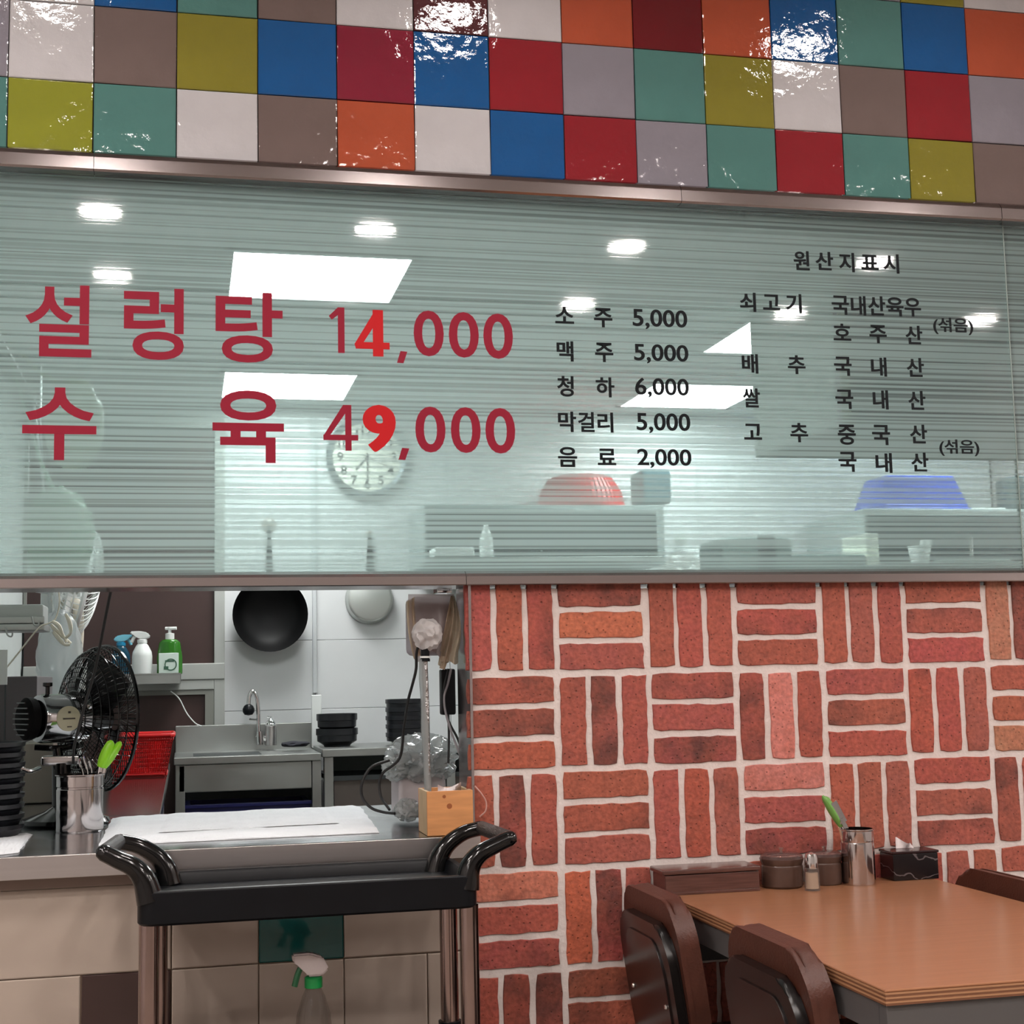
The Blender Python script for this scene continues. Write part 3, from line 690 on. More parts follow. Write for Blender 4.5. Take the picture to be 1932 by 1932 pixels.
# ------------------------------------------------------------------ fans
def fan_head(root, c, ax, R, dep, wire_m, nm=64, wr=.0011, front=.35, rings=5):
    M = rot_to(ax); c = Vector(c)
    mb = MB()
    for k in range(nm):
        a = 2*PI*k/nm; pts = []
        for i in range(9):
            u = i/8; rr = R*(.16+.84*math.sin(u*PI/2)**.9); z = -dep*(math.cos(u*PI/2)**.8)
            pts.append(M @ Vector((rr*math.cos(a), rr*math.sin(a), z)) + c)
        mb.tube(pts, wr, 4, caps=False)
        pts = []
        for i in range(7):
            u = i/6; rr = R*(.18+.82*math.sin(u*PI/2)); z = dep*front*(math.cos(u*PI/2))
            pts.append(M @ Vector((rr*math.cos(a), rr*math.sin(a), z)) + c)
        mb.tube(pts, wr, 4, caps=False)
    link('guard_wires', mb, wire_m, root)['kind'] = 'stuff'
    mb = MB()
    for rr, z, tr in [(R, 0, wr*4.5)] + [(R*(.16+.84*math.sin(u*PI/2)**.9), -dep*(math.cos(u*PI/2)**.8), wr*1.6) for u in [(i+1)/(rings+1) for i in range(rings)]]:
        mb.tube([M @ Vector((rr*math.cos(t), rr*math.sin(t), z)) + c for t in [2*PI*i/48 for i in range(49)]], tr, 6, caps=False)
    link('guard_ring', mb, wire_m, root)
    for k in range(3):
        a0 = 2*PI*k/3
        def bf(u, v):
            r_ = R*(.16+.72*u); a = a0 + (v-.5)*1.25*(1-.25*u); z = -dep*.28 + (v-.5)*.05
            return M @ Vector((r_*math.cos(a), r_*math.sin(a), z)) + c
        b = MB().grid(8, 8, bf)
        o = link('blade', b, mat('fan_blade_black', (26, 26, 28), .25) if wire_m is not white_pl else white_pl, root)
        so = o.modifiers.new('s', 'SOLIDIFY'); so.thickness = .002
    link('hub', MB().lathe([(0, -dep*.55), (R*.17, -dep*.55), (R*.19, -dep*.3), (R*.17, dep*.15), (0, dep*.2)], M=M, c=c, seg=24, caps=False), black_gl if wire_m is not white_pl else white_pl, root)
FY = .62
fc = aY(196, 1354, FY)
Rf = 128*(FY+2.937)/FPX
fx = Vector((.87, .49, -.02)).normalized()
fan = thing('desk_fan', 'black and chrome wire-cage fan on the counter, facing into the kitchen', 'fan', (fc.x-.1, FY, CZ))
fan_head(fan, fc, fx, Rf, Rf*.47, black_gl, nm=72, rings=6)
M = rot_to(fx)
mrad = .056
link('motor_housing', MB().lathe([(0, -.172), (mrad*.7, -.170), (mrad*.95, -.163), (mrad, -.153), (mrad, -.075), (mrad*.93, -.066), (mrad*.9, -.05)], M=M, c=fc, seg=36), mat('fan_chrome', (196, 196, 198), .12, 1.0), fan)
vent = MB().lathe([(0, -.202), (.038, -.200), (.048, -.192), (.048, -.180), (.046, -.173), (0, -.173)], M=M, c=fc, seg=30)
vo = link('rear_vent', vent, mat('matt_black_vent', (14, 14, 15), .8, spec=.1), fan)
mb = MB()
for k in range(7):
    z = -.036+.012*k; wv_ = math.sqrt(max(.0, .042**2-z*z))
    dp_ = Vector((-fx.y, fx.x, 0)).normalized(); p_ = fc - fx*.2025 + Vector((0, 0, z)); mb.tube([p_-dp_*wv_, p_+dp_*wv_], .0016, 6)
link('slat', mb, black_gl, vo)
link('neck', MB().lathe([(.02, -.176), (.02, -.171)], M=M, c=fc, seg=20), chrome, fan)
# round badge on the side of the motor facing the hall
mc = fc + fx*(-.114)
sd = Vector((fx.y, -fx.x, 0)).normalized()
Ms = rot_to(sd)
bd = link('badge', MB().lathe([(0, 0), (.0285, 0), (.0285, -.004), (0, -.004)], M=Ms, c=mc+sd*.0575, seg=36, caps=False), mat('badge_paper', (206, 204, 176), .5), fan)
link('badge_mark', MB().box((-.014, -.002, -.0015), (.014, .002, .0015), M=Matrix.Translation(mc+sd*.0582) @ Matrix.Rotation(math.atan2(fx.y, fx.x), 4, 'Z')).box((-.004, -.002, -.0195), (.006, .002, -.0170), M=Matrix.Translation(mc+sd*.0582) @ Matrix.Rotation(math.atan2(fx.y, fx.x), 4, 'Z')).box((-.002, -.002, .0120), (.003, .002, .0165), M=Matrix.Translation(mc+sd*.0582) @ Matrix.Rotation(math.atan2(fx.y, fx.x), 4, 'Z')), mat('badge_ink', (70, 66, 60), .6), bd)
link('knob', MB().lathe([(0, 0), (.005, 0), (.005, .02), (.011, .022), (.011, .03), (0, .031)], c=fc+fx*(-.14)+Vector((0, 0, mrad-.004)), seg=16, caps=False), black_gl, fan)
link('screw', MB().lathe([(0, 0), (.007, .001), (.0075, .006), (0, .01)], M=Ms, c=fc+fx*(-.062)+sd*.05+Vector((0, 0, .028)), seg=14, caps=False), chrome, fan)
bx, by = fc.x-.10, FY-.05
link('yoke', MB().tube(spline([(bx-.05, by, fc.z-.062), (bx, by, fc.z-.066), (bx+.055, by+.02, fc.z-.06)]), .007, 8).tube(spline([(bx, by, fc.z-.066), (bx+.005, by, fc.z-.1), (bx+.01, by, fc.z-.14)]), .012, 12), black_gl, fan)
link('tilt_bracket', MB().box((bx-.035, by-.02, fc.z-.105), (bx+.05, by+.02, fc.z-.082), .006), mat('fan_chrome', (196, 196, 198), .12, 1.0), fan)
link('stem', MB().tube([(bx+.01, by, fc.z-.10), (bx+.012, by, CZ+.03)], .022, 20), black_gl, fan)
link('base', MB().lathe([(0, 0), (.095, 0), (.1, .006), (.095, .014), (.05, .03), (.024, .045), (0, .046)], c=(bx+.02, by, CZ), seg=36, caps=False), black_gl, fan)
link('lever', MB().tube(spline([(bx-.035, by-.01, fc.z-.108), (bx-.06, by-.02, fc.z-.115), (bx-.09, by-.02, fc.z-.1)]), [.005]*17, 8), chrome, fan)
solo('power_cord', MB().tube(spline([aY(213, 1095, .34), aY(200, 1160, .35), aY(180, 1260, .36), aY(160, 1330, .365), aY(148, 1375, .37), aY(140, 1410, .38), aY(138, 1440, .39)]), .0032, 8), black_rub, 'black power cord hanging down in front of the fan from above the hatch', 'cord')

# ------------------------------------------------------------------ kitchen back wall: tiles, window, pipe
kb = struct('wall_back', MB().box((-1.55, KB+.006, 0), (XR, KB+.1, KCEIL)), mat('tile_joint', (118, 122, 124), .9))
zj = aY(510, 1209, KB).z; zj2 = aY(510, 1340, KB).z; TH = zj-zj2
xs0 = aY(594, 1200, KB).x
tw_ = TH*2
for r_ in range(-3, 5):
    z0 = zj + r_*TH; z1 = min(z0+TH, KCEIL)
    if z0 < 0: z0 = 0.0
    if z1-z0 < .03: continue
    for c_ in range(-2, 6):
        x0 = xs0 + c_*tw_; x1 = x0 + tw_
        x0 = max(x0, -1.46); x1 = min(x1, XR-.01)
        if x1-x0 < .02: continue
        o = link('tile', MB().box((x0+.0012, KB-.002, z0+.0012), (x1-.0012, KB+.0065, z1-.0012), .0008, 1), walltile_m, kb)
struct('trim_10', MB().box((aY(589, 1200, KB).x, KB-.022, aY(590, 1308, KB).z), (aY(597, 1200, KB).x, KB-.003, KCEIL), .003), mat('pipe_cover', (196, 200, 202), .4))
fr_m = mat('window_frame_grey', (168, 170, 166), .45); pane_m = mat('brown_window_film', (64, 46, 44), .35, var=.12, vscale=5)
wx0, wx1 = -1.46, aY(424, 1200, KB-.03).x
xi = aY(404, 1200, KB-.03).x
wz = aY(300, 1253, KB-.03).z; wz2 = aY(300, 1284, KB-.03).z; wz3 = aY(300, 1303, KB-.03).z
w3 = struct('window_3', MB().box((wx0, KB-.05, wz2), (wx1, KB-.003, wz), .004).box((xi, KB-.045, zj2-.2), (wx1, KB-.003, KCEIL-.05), .003).box((wx0, KB-.045, wz3), (xi, KB-.003, wz2-.001), .003).box((wx0, KB-.045, KCEIL-.12), (xi, KB-.003, KCEIL-.05), .003), fr_m)
link('pane', MB().box((wx0, KB-.02, wz), (xi, KB-.004, KCEIL-.12)), pane_m, w3, False)
link('pane', MB().box((wx0, KB-.02, .6), (xi, KB-.004, wz3)), pane_m, w3, False)
link('lower_frame', MB().box((aY(387, 1340, KB-.04).x, KB-.04, .6), (xi, KB-.0205, wz3-.001)).box((wx0, KB-.04, aY(300, 1312, KB-.04).z), (aY(387, 1340, KB-.04).x, KB-.0205, wz3-.001)), mat('frame_mid_grey', (128, 128, 122), .5), w3, False)  # lower frame in a darker grey than the main frame

# small steel shelf with bottles under the window
SY = 3.45
sa, sb = aY(236, 1272, SY), aY(341, 1272, SY)
szt = aY(300, 1272, SY).z; szb = aY(300, 1290, SY).z
sh = thing('wall_shelf', 'small folded steel shelf under the brown window, carrying two bottles', 'shelf', ((sa.x+sb.x)/2, SY+.1, szb))
link('tray', MB().box((sa.x, SY, szt-.004), (sb.x, KB-.052, szt)).box((sa.x, SY, szb), (sb.x, SY+.004, szt+.004)).box((sb.x-.004, SY, szb), (sb.x, KB-.052, szt)), steel_k, sh, False)
def spray(c, r, h, body_m, head_m, col_m, label, flip=-1, trig_m=None, group=None):
    t = thing('spray_bottle', label, 'bottle', c, 0, group)
    c = Vector(c)
    link('body', MB().lathe([(0, 0), (r*.95, 0), (r, .004), (r, h*.42), (r*.93, h*.52), (r*.62, h*.66), (r*.42, h*.72), (r*.42, h*.735), (0, h*.735)], c=c, seg=30, caps=False), body_m, t)
    link('collar', MB().lathe([(0, h*.725), (r*.5, h*.725), (r*.5, h*.80), (r*.42, h*.81), (0, h*.81)], c=c, seg=24, caps=False), col_m, t)
    z = c.z; f = flip
    poly = [(c.x-f*r*.85, z+h*.865), (c.x-f*r*.45, z+h*.815), (c.x+f*r*.35, z+h*.815), (c.x+f*r*.55, z+h*.88), (c.x+f*r*1.15, z+h*.93), (c.x+f*r*1.2, z+h*.995), (c.x+f*r*.2, z+h), (c.x-f*r*.5, z+h*.965)]
    mb = MB().prism(poly, c.y-r*.34, c.y+r*.34)
    bmesh.ops.bevel(mb.bm, geom=mb.bm.edges[:], offset=r*.1, segments=2, affect='EDGES')
    link('spray_head', mb, head_m, t)
    link('trigger', MB().tube(spline([(c.x+f*r*.62, c.y, z+h*.90), (c.x+f*r*.85, c.y, z+h*.84), (c.x+f*r*1.05, c.y, z+h*.74)]), [r*.17]*17, 8), trig_m or head_m, t)
    return t
wb = aY(268, 1276, SY+.09); spray((wb.x, SY+.09, szt), .043, (1276-1197)*(SY+3.03)/FPX, white_pl, white_pl, white_pl, 'plain white spray bottle on the small steel shelf')
bb = aY(228, 1276, SY+.14); spray((bb.x, SY+.14, szt), .04, (1276-1203)*(SY+3.1)/FPX, mk_glass('blue_bottle', (70, 140, 170), .55), mat('spray_head_blue', (120, 190, 210), .35), mat('blue_collar', (30, 130, 170), .35), 'blue spray bottle half hidden behind the fan on the small shelf', flip=1)
gb = aY(320, 1276, SY+.09); gt = thing('soap_bottle', 'green liquid soap pump bottle with white label on the small shelf', 'bottle', (gb.x, SY+.09, szt))
k_ = (SY+3.03)/FPX
hb = 62*k_
gm = mk_glass('green_soap', (80, 160, 60), .75)
link('body', MB().lathe([(0, 0), (22*k_, 0), (23*k_, .004), (22.5*k_, hb*.5), (19*k_, hb*.92), (14*k_, hb), (8*k_, hb+.004), (0, hb+.004)], c=(gb.x, SY+.09, szt), seg=30, caps=False, fn=lambda t, z: 1-.25*abs(math.sin(t))), gm, gt)
lb = link('label', MB().box((gb.x-19*k_, SY+.09-17.5*k_-.004, szt+.004), (gb.x+16*k_, SY+.09-17.5*k_, szt+38*k_), .002), mat('soap_label', (216, 232, 222), .5), gt)
link('label_mark', MB().lathe([(9*k_, 0), (11*k_, 0), (11*k_, .001), (9*k_, .001), (9*k_, 0)], c=(gb.x+2*k_, SY+.09-17.5*k_-.0045, szt+17*k_), M=Matrix.Rotation(PI/2, 4, 'X'), caps=False, seg=20).box((gb.x-8*k_, SY+.09-17.5*k_-.005, szt+22*k_), (gb.x+8*k_, SY+.09-17.5*k_-.0035, szt+25*k_)).box((gb.x-10*k_, SY+.09-17.5*k_-.005, szt+8*k_), (gb.x-2*k_, SY+.09-17.5*k_-.0035, szt+14*k_)), mat('label_ink_green', (60, 100, 80), .6), lb)
link('pump', MB().lathe([(0, hb), (8*k_, hb), (8*k_, hb+12*k_), (3*k_, hb+13*k_), (3*k_, hb+19*k_), (5*k_, hb+20*k_), (5*k_, hb+23*k_), (0, hb+23*k_)], c=(gb.x, SY+.09, szt), seg=20, caps=False).tube([(gb.x-8*k_, SY+.09, szt+hb+21*k_), (gb.x+12*k_, SY+.08, szt+hb+21*k_)], 3*k_, 8), white_pl, gt)

# ------------------------------------------------------------------ sink bench
SFY = 3.3
zs = aY(600, 1421, SFY).z
sxl, sxr = aY(328, 1425, SFY).x, aY(607, 1420, SFY).x
zr = aY(450, 1440, SFY).z
sk = thing('sink_bench', 'stainless steel sink bench with backsplash under the white tiles', 'sink', ((sxl+sxr)/2, 3.55, 0))
link('rim', MB().box((sxl, SFY, zr), (sxr-.002, 3.80, zs), .004), steel_k, sk)
link('inner_well', MB().box((sxl+.08, SFY+.06, zs-.001), (sxr-.25, 3.62, zs+.0012)), steel_dk, sk)
zbs = aY(460, 1366, 3.82).z
link('backsplash', MB().box((aY(331, 1380, 3.82).x, 3.80, zs-.01), (aY(588, 1380, 3.82).x, 3.835, zbs), .004), steel_k, sk)
link('basin_front', MB().box((aY(336, 1460, SFY+.03).x, SFY+.02, aY(450, 1492, SFY+.03).z), (aY(588, 1460, SFY+.03).x, 3.7, zr-.001), .006), steel_k, sk)
for p_ in (340, 597): 
    X_ = aY(p_, 1500, SFY+.04).x; link('leg', MB().box((X_-.02, SFY+.02, 0), (X_+.02, SFY+.06, zr), .004), steel_k, sk)
link('back_panel', MB().box((aY(336, 1460, 3.7).x, 3.72, .05), (aY(600, 1460, 3.7).x, 3.74, zr)), steel_dk, sk, False)  # dark sheet added to stand in for the shade beneath the sink
zc = aY(450, 1516, 3.4).z
cr = thing('blue_crate', 'dark navy blue crate under the sink bench, only its rim showing', 'crate', (aY(460, 1525, 3.4).x, 3.5, 0))
mb = MB(); a_, b_ = aY(350, 1525, 3.4).x, aY(585, 1525, 3.4).x
mb.box((a_, 3.39, .4), (b_, 3.41, zc)).box((a_, 3.67, .4), (b_, 3.69, zc)).box((a_, 3.41, .4), (a_+.02, 3.67, zc)).box((b_-.02, 3.41, .4), (b_, 3.67, zc)).box((a_, 3.39, .38), (b_, 3.69, .4))
link('body', mb, mat('navy_plastic', (26, 28, 92), .4), cr, False)
link('rim', MB().box((a_-.008, 3.375, zc-.012), (b_+.008, 3.39, zc+.004), .003), mat('navy_plastic', (26, 28, 92), .4), cr)
solo('low_stand', MB().box((a_+.02, 3.39, 0), (b_-.02, 3.69, .378), .01), steel_dk, 'dark steel stand beneath the navy crate under the sink', 'stand')
# right table
txr = aY(862, 1420, SFY).x + .35
sk2 = thing('kitchen_side_table', 'steel side table right of the sink, holding black bowls', 'table', ((sxr+txr)/2, 3.55, 0))
zt2 = aY(640, 1413, SFY).z; zt3 = aY(640, 1428, SFY).z
link('worktop', MB().box((sxr+.002, SFY, zt3), (txr, 3.80, zt2), .004), steel_k, sk2)
for p_ in (620, 850):
    X_ = aY(p_, 1500, SFY+.04).x; link('leg', MB().box((X_-.02, SFY+.02, 0), (X_+.02, SFY+.06, zt3), .004), steel_k, sk2)
link('shelf', MB().box((sxr+.03, SFY+.06, aY(700, 1462, SFY+.06).z-.02), (txr, 3.78, aY(700, 1462, SFY+.06).z)), steel_dk, sk2)
link('door_panel', MB().box((sxr+.06, SFY+.08, .1), (txr, SFY+.1, aY(700, 1462, SFY+.06).z-.021)), mat('panel_taupe', (104, 96, 92), .4, .6), sk2)
link('rear_panel', MB().box((sxr+.06, 3.70, aY(700, 1462, SFY+.06).z+.001), (txr, 3.72, zt3)), mat('panel_teal', (64, 84, 82), .4), sk2)

# faucet, dispenser, sponge, board
YF = 3.72
fa = thing('kitchen_faucet', 'chrome swan-neck faucet with black round spray head', 'faucet', aY(490, 1402, YF))
link('neck', MB().tube(spline([aY(490, 1402, YF), aY(488, 1370, YF), aY(487, 1335, YF), aY(484, 1314, YF), aY(477, 1304, YF), aY(471, 1312, YF), aY(469, 1328, YF)], 8), .0095, 12), chrome, fa)
link('base', MB().tube([aY(491, 1405, YF), aY(490, 1380, YF)], .018, 14).tube([aY(484, 1386, YF), aY(503, 1395, YF)], .012, 10), chrome, fa)
link('lever', MB().tube([aY(488, 1358, YF), aY(471, 1357, YF-.03)], .004, 8), chrome, fa)
link('spray_head', MB().lathe([(0, -.024), (.018, -.02), (.026, -.008), (.027, .006), (.02, .02), (.01, .027), (0, .028)], c=aY(469, 1340, YF), seg=20, caps=False), black_pl, fa)
di = thing('soap_dispenser', 'brushed steel soap dispenser with pointed lid beside the faucet', 'dispenser', aY(511, 1406, YF))
pb = aY(511, 1406, YF); k_ = (YF+2.94)/FPX
link('body', MB().lathe([(0, 0), (10.5*k_, 0), (10.5*k_, 34*k_), (10*k_, 36*k_), (0, 36*k_)], c=pb, seg=24, caps=False), steel, di)
link('lid', MB().lathe([(10*k_, 36*k_), (9*k_, 42*k_), (4*k_, 47*k_), (2*k_, 52*k_), (0, 53*k_)], c=pb, seg=24, caps=False).tube([pb+Vector((0, 0, 51*k_)), pb+Vector((-7*k_, 0, 52*k_))], 1.6*k_, 8), chrome, di)
solo('dish_sponge', MB().blob(aY(557, 1404, 3.6), (.062, .04, .014), .25, 6, 4, 3, low=.8), mat('dark_sponge', (44, 44, 52), .9), 'dark flattened scouring cloth on the sink rim beside the white board', 'sponge')
bd_ = MB().box((aY(588, 1350, 3.74).x, 3.74, zs+.002), (aY(607, 1350, 3.74).x, 3.76, aY(597, 1311, 3.74).z), .004)
solo('cutting_board', bd_, white_pl, 'narrow white board standing on edge against the tiles behind the sink', 'board')
def kbowl(c, r, h, label, grp):
    t = thing('rice_bowl', label, 'bowl', c, 0, grp)
    link('body', MB().lathe([(0, 0), (r*.62, 0), (r*.64, .006), (r*.72, .012), (r*.94, h*.3), (r*.95, h*.62), (r*1.0, h*.66), (r, h), (r*.95, h), (r*.9, h*.5), (r*.5, .012), (0, .012)], c=c, seg=36, caps=False), bowl_m, t)
k_ = (3.55+2.94)/FPX
b0 = aY(636, 1407, 3.55); b0.z = zt2+.0005
kbowl(b0, 39*k_, 33*k_, 'lower of the two wide black bowls beside the sink', 'wide black bowls beside the sink')
kbowl(b0+Vector((0, 0, 26*k_)), 38*k_, 34*k_, 'upper of the two wide black bowls beside the sink', 'wide black bowls beside the sink')
b0 = aY(764, 1400, 3.55); b0.z = zt2+.0005
for i in range(5):
    kbowl(b0+Vector((0, 0, i*15.5*k_)), 36*k_, 22*k_, 'black bowl, %s of five stacked behind the plastic-wrapped pole' % ['lowest', 'second lowest', 'middle', 'second highest', 'highest'][i], 'black bowls stacked behind the pole')

# wok and steel lid hanging on the wall
YW = KB-.06; k_ = (YW+2.937)/FPX
wc = aY(509, 1160, YW)
wk = thing('hanging_wok', 'round blackened wok hanging on the white tiles', 'pan', (wc.x, KB-.003, wc.z))
Mx = Matrix.Rotation(PI/2, 4, 'X')
R_ = 69*k_
def hammered(z): return 1
link('bowl', MB().lathe([(0, -.048), (R_*.35, -.046), (R_*.62, -.034), (R_*.85, -.006), (R_*.97, .045), (R_, .052), (R_*1.0, .048), (R_*.9, -.004), (R_*.66, -.04), (R_*.4, -.052), (0, -.055)], c=(wc.x, KB-.062, wc.z), seg=48, caps=False, M=Mx), mat('seasoned_iron', (13, 13, 14), .5, .1, var=.6, spec=.2, vscale=9), wk)
link('handle_loop', MB().tube(spline([(wc.x-.02, KB-.05, wc.z+R_*.9), (wc.x-.018, KB-.02, wc.z+R_*1.2), (wc.x, KB-.014, wc.z+R_*1.3), (wc.x+.018, KB-.02, wc.z+R_*1.2), (wc.x+.02, KB-.05, wc.z+R_*.9)]), .005, 8), chrome, wk)
lc = aY(699, 1130, YW)
R_ = 46*k_
ld = thing('steel_basin', 'shallow round steel pan hanging upside down beside the wok', 'pan', (lc.x, KB-.003, lc.z))
link('body', MB().lathe([(0, .050), (R_*.82, .048), (R_*.92, .04), (R_*.97, .01), (R_, .006), (R_, .002), (R_*.94, .002), (R_*.9, .036), (0, .044)], c=(lc.x, KB-.008, lc.z), seg=48, caps=False, M=Mx), mat('aluminium', (200, 204, 200), .38, .85), ld)

# ------------------------------------------------------------------ red basket on the work table
def basket(c, w0, d0, w1, d1, h, m, label, cat='basket', down=False, ring=True, nv=30):
    t = thing('plastic_basket', label, cat, c)
    c = Vector(c); s_ = -1 if down else 1; zb = c.z + (h if down else 0)
    def P(u, side, v):   # side wall point
        w_ = w0+(w1-w0)*v; d_ = d0+(d1-d0)*v; z = zb + s_*h*v
        if side == 0: return Vector((c.x-w_/2+w_*u, c.y-d_/2, z))
        if side == 1: return Vector((c.x+w_/2, c.y-d_/2+d_*u, z))
        if side == 2: return Vector((c.x+w_/2-w_*u, c.y+d_/2, z))
        return Vector((c.x-w_/2, c.y+d_/2-d_*u, z))
    mb = MB()
    for sd_ in range(4):
        n_ = nv if sd_ % 2 == 0 else max(8, int(nv*d0/w0))
        for i in range(n_+1):
            u = i/n_; mb.tube([P(u, sd_, .02), P(u, sd_, .98)], .0019, 4, caps=False)
        for j in range(1, 9):
            v = j/9; mb.tube([P(0, sd_, v), P(1, sd_, v)], .0019, 4, caps=False)
    link('lattice', mb, m, t)['kind'] = 'stuff'
    rim = MB()
    for v, r_ in ((1.0, .007), (.9, .004), (.06, .006)):
        pts = []
        for sd_ in range(4): pts += [P(u, sd_, v) for u in (.04, .5, .96)]
        pts.append(pts[0]); rim.tube(pts, r_, 8, caps=False)
    link('rim', rim, m, t)
    link('base', MB().box((c.x-w0/2, c.y-d0/2, zb-.002), (c.x+w0/2, c.y+d0/2, zb+.003), .001), m, t)
    return t
red_pl = mat('red_plastic', (200, 22, 24), .3)
RY = 2.15
rz = CZ+.001
k_ = (RY+2.937)/FPX
xr0 = aY(312, 1450, RY).x; xr1 = aY(327, 1390, RY).x
w1_ = 2*(xr1-aY(258, 1390, RY).x)-.02; w0_ = w1_-2*(xr1-xr0)
cxb = xr1-w1_/2
hb_ = aY(300, 1388, RY).z-rz
basket((cxb, RY+.13, rz), w0_, .2, w1_, .26, hb_, red_pl, 'red plastic mesh basket on the steel work table behind the fan')

# ------------------------------------------------------------------ left side of the kitchen
fx1 = aY(70, 1300, 1.5).x
col_ = thing('tall_cabinet', 'tall grey metal cabinet side at the left of the hatch', 'cabinet', (-1.38, 1.75, 0))
link('side_panel', MB().box((-1.46, 1.5, CZ+.002), (fx1, 2.0, 1.235), .003), mat('cabinet_grey', (98, 92, 94), .5, .2), col_)
link('seam', MB().box((aY(10, 1300, 1.498).x-.002, 1.497, CZ+.01), (aY(10, 1300, 1.498).x+.002, 1.4995, 1.22)), steel_dk, col_)
zsh = aY(40, 1190, 1.3).z
ls = thing('overhead_shelf', 'steel shelf hanging under the hatch rail at the upper left', 'shelf', (-1.36, 1.4, zsh))
x_r = aY(84, 1165, 1.3).x
link('board', MB().box((-1.46, 1.3, zsh), (x_r, 1.48, zsh+.02), .004).box((-1.46, 1.3, zsh+.02), (x_r, 1.31, zsh+.04), .003), steel_k, ls)
for xx in (-1.42, x_r-.06): link('hanger', MB().box((xx-.004, 1.36, zsh+.02), (xx+.004, 1.38, 1.9)), steel_k, ls)
for i, (px_, py_) in enumerate(((10, 1190), (60, 1170))):
    pp = aY(px_, py_, 1.29); link('hook', MB().tube(spline([pp+Vector((0, 0, .01)), pp+Vector((.006, 0, -.012)), pp+Vector((.018, -.004, -.016)), pp+Vector((.02, -.004, -.002))]), .0022, 8), steel_k, ls)
solo('steel_container', MB().box((-1.455, 1.32, zsh+.0205), (x_r-.005, 1.47, zsh+.075), .006), mat('satin_box', (176, 180, 178), .4, .5), 'pale box on the hanging steel shelf at the upper left', 'container')
# clear plastic bags hanging
def bag(c, rad, label, m, seed, amp=.25, sub=4, name='plastic_bag', low=.0):
    mb = MB().blob(c, rad, amp, 10, seed, sub, low); top = Vector((-1.28, c.y, 2.194))
    mb.tube([c+Vector((0, 0, rad[2]*.7)), c*.6+top*.4+Vector((0, 0, .02)), top], [.012, .004, .003], 8)
    return solo(name, mb, m, label, 'bag')
bag(aY(112, 1240, 2.3), (.075, .04, .16), 'clear plastic bag hanging left of the fan', bag_m, 2, .16)
bag(aY(100, 1300, 2.5), (.055, .05, .10), 'lower cloudy plastic bag beside the tall grey cabinet', bag_m, 5, .2)
solo('white_strip', MB().box((aY(72, 1400, 2.9).x, 2.9, CZ+.002), (aY(150, 1400, 2.9).x, 3.02, 1.72), .01), mat('pale_cabinet', (186, 192, 190), .4), 'pale narrow cabinet standing behind the hanging plastic bags', 'cabinet')
solo('steel_drum', MB().box((aY(42, 1480, 1.2).x, 1.2, CZ+.001), (aY(100, 1480, 1.2).x, 1.35, aY(70, 1400, 1.2).z), .006), mat('drum_grey', (126, 124, 116), .35, .7), 'grey steel box on the counter between the bowls and the fan', 'box')
wf = thing('wall_fan', 'white wall fan half hidden by the hatch rail', 'fan', aY(152, 1105, 2.6))
fan_head(wf, aY(150, 1100, 2.6), Vector((.97, .2, -.16)), .205, .085, white_pl, nm=56, wr=.0022, front=.8, rings=4)
link('motor_housing', MB().lathe([(0, -.2), (.05, -.19), (.06, -.16), (.06, -.07)], M=rot_to((.97, .2, -.16)), c=aY(150, 1100, 2.6), seg=24), white_pl, wf)
link('bracket', MB().tube(spline([aY(95, 1142, 2.6), aY(120, 1142, 2.6), aY(145, 1140, 2.6), aY(148, 1190, 2.62), aY(145, 1235, 2.64)]), .02, 10), cream_pl, wf)
solo('white_cable', MB().tube(spline([aY(-12, 1290, 1.25), aY(30, 1238, 1.25), aY(72, 1186, 1.25), aY(92, 1176, 1.25), aY(104, 1168, 1.25), aY(112, 1140, 1.25), aY(110, 1108, 1.25)]), .0022, 8), cream_pl, 'thin white cable strung from the rail down to the left edge', 'cable')
pl = thing('cable_knot', 'bundle of cream plugs and cords hanging by the white fan', 'cable', aY(100, 1180, 1.24))
for i, P_ in enumerate([[(96, 1178), (106, 1190), (122, 1204), (134, 1214)], [(98, 1172), (110, 1180), (118, 1196), (126, 1212)], [(124, 1158), (132, 1176), (133, 1194), (124, 1204)], [(100, 1192), (112, 1206), (122, 1216), (132, 1216)]]):
    link('cord', MB().tube(spline([aY(a, b, 1.24-.004*i) for a, b in P_]), [.0032, .004, .0045, .005, .0055, .006, .006, .006, .006, .006, .006, .006, .0055, .005, .0045, .004, .004, .004, .004, .004, .004, .004, .004, .004, .0035][:25], 8), cream_pl, pl)
solo('paper_sheet', MB().box((aY(-30, 1250, 1.0).x, 1.0, aY(0, 1292, 1.0).z), (aY(14, 1250, 1.0).x, 1.004, aY(0, 1226, 1.0).z)), white_pl, 'white plastic card hanging at the far left edge of the hatch', 'card')
solo('sink_cable', MB().tube(spline([aY(322, 1304, 3.6), aY(338, 1318, 3.6), aY(352, 1345, 3.6), aY(368, 1364, 3.6), aY(380, 1370, 3.6)]), .003, 6), white_pl, 'thin white cord sagging from the small shelf to the sink', 'cord')

# ------------------------------------------------------------------ right side of the hatch
yw = .02
k_ = (yw+2.937)/FPX
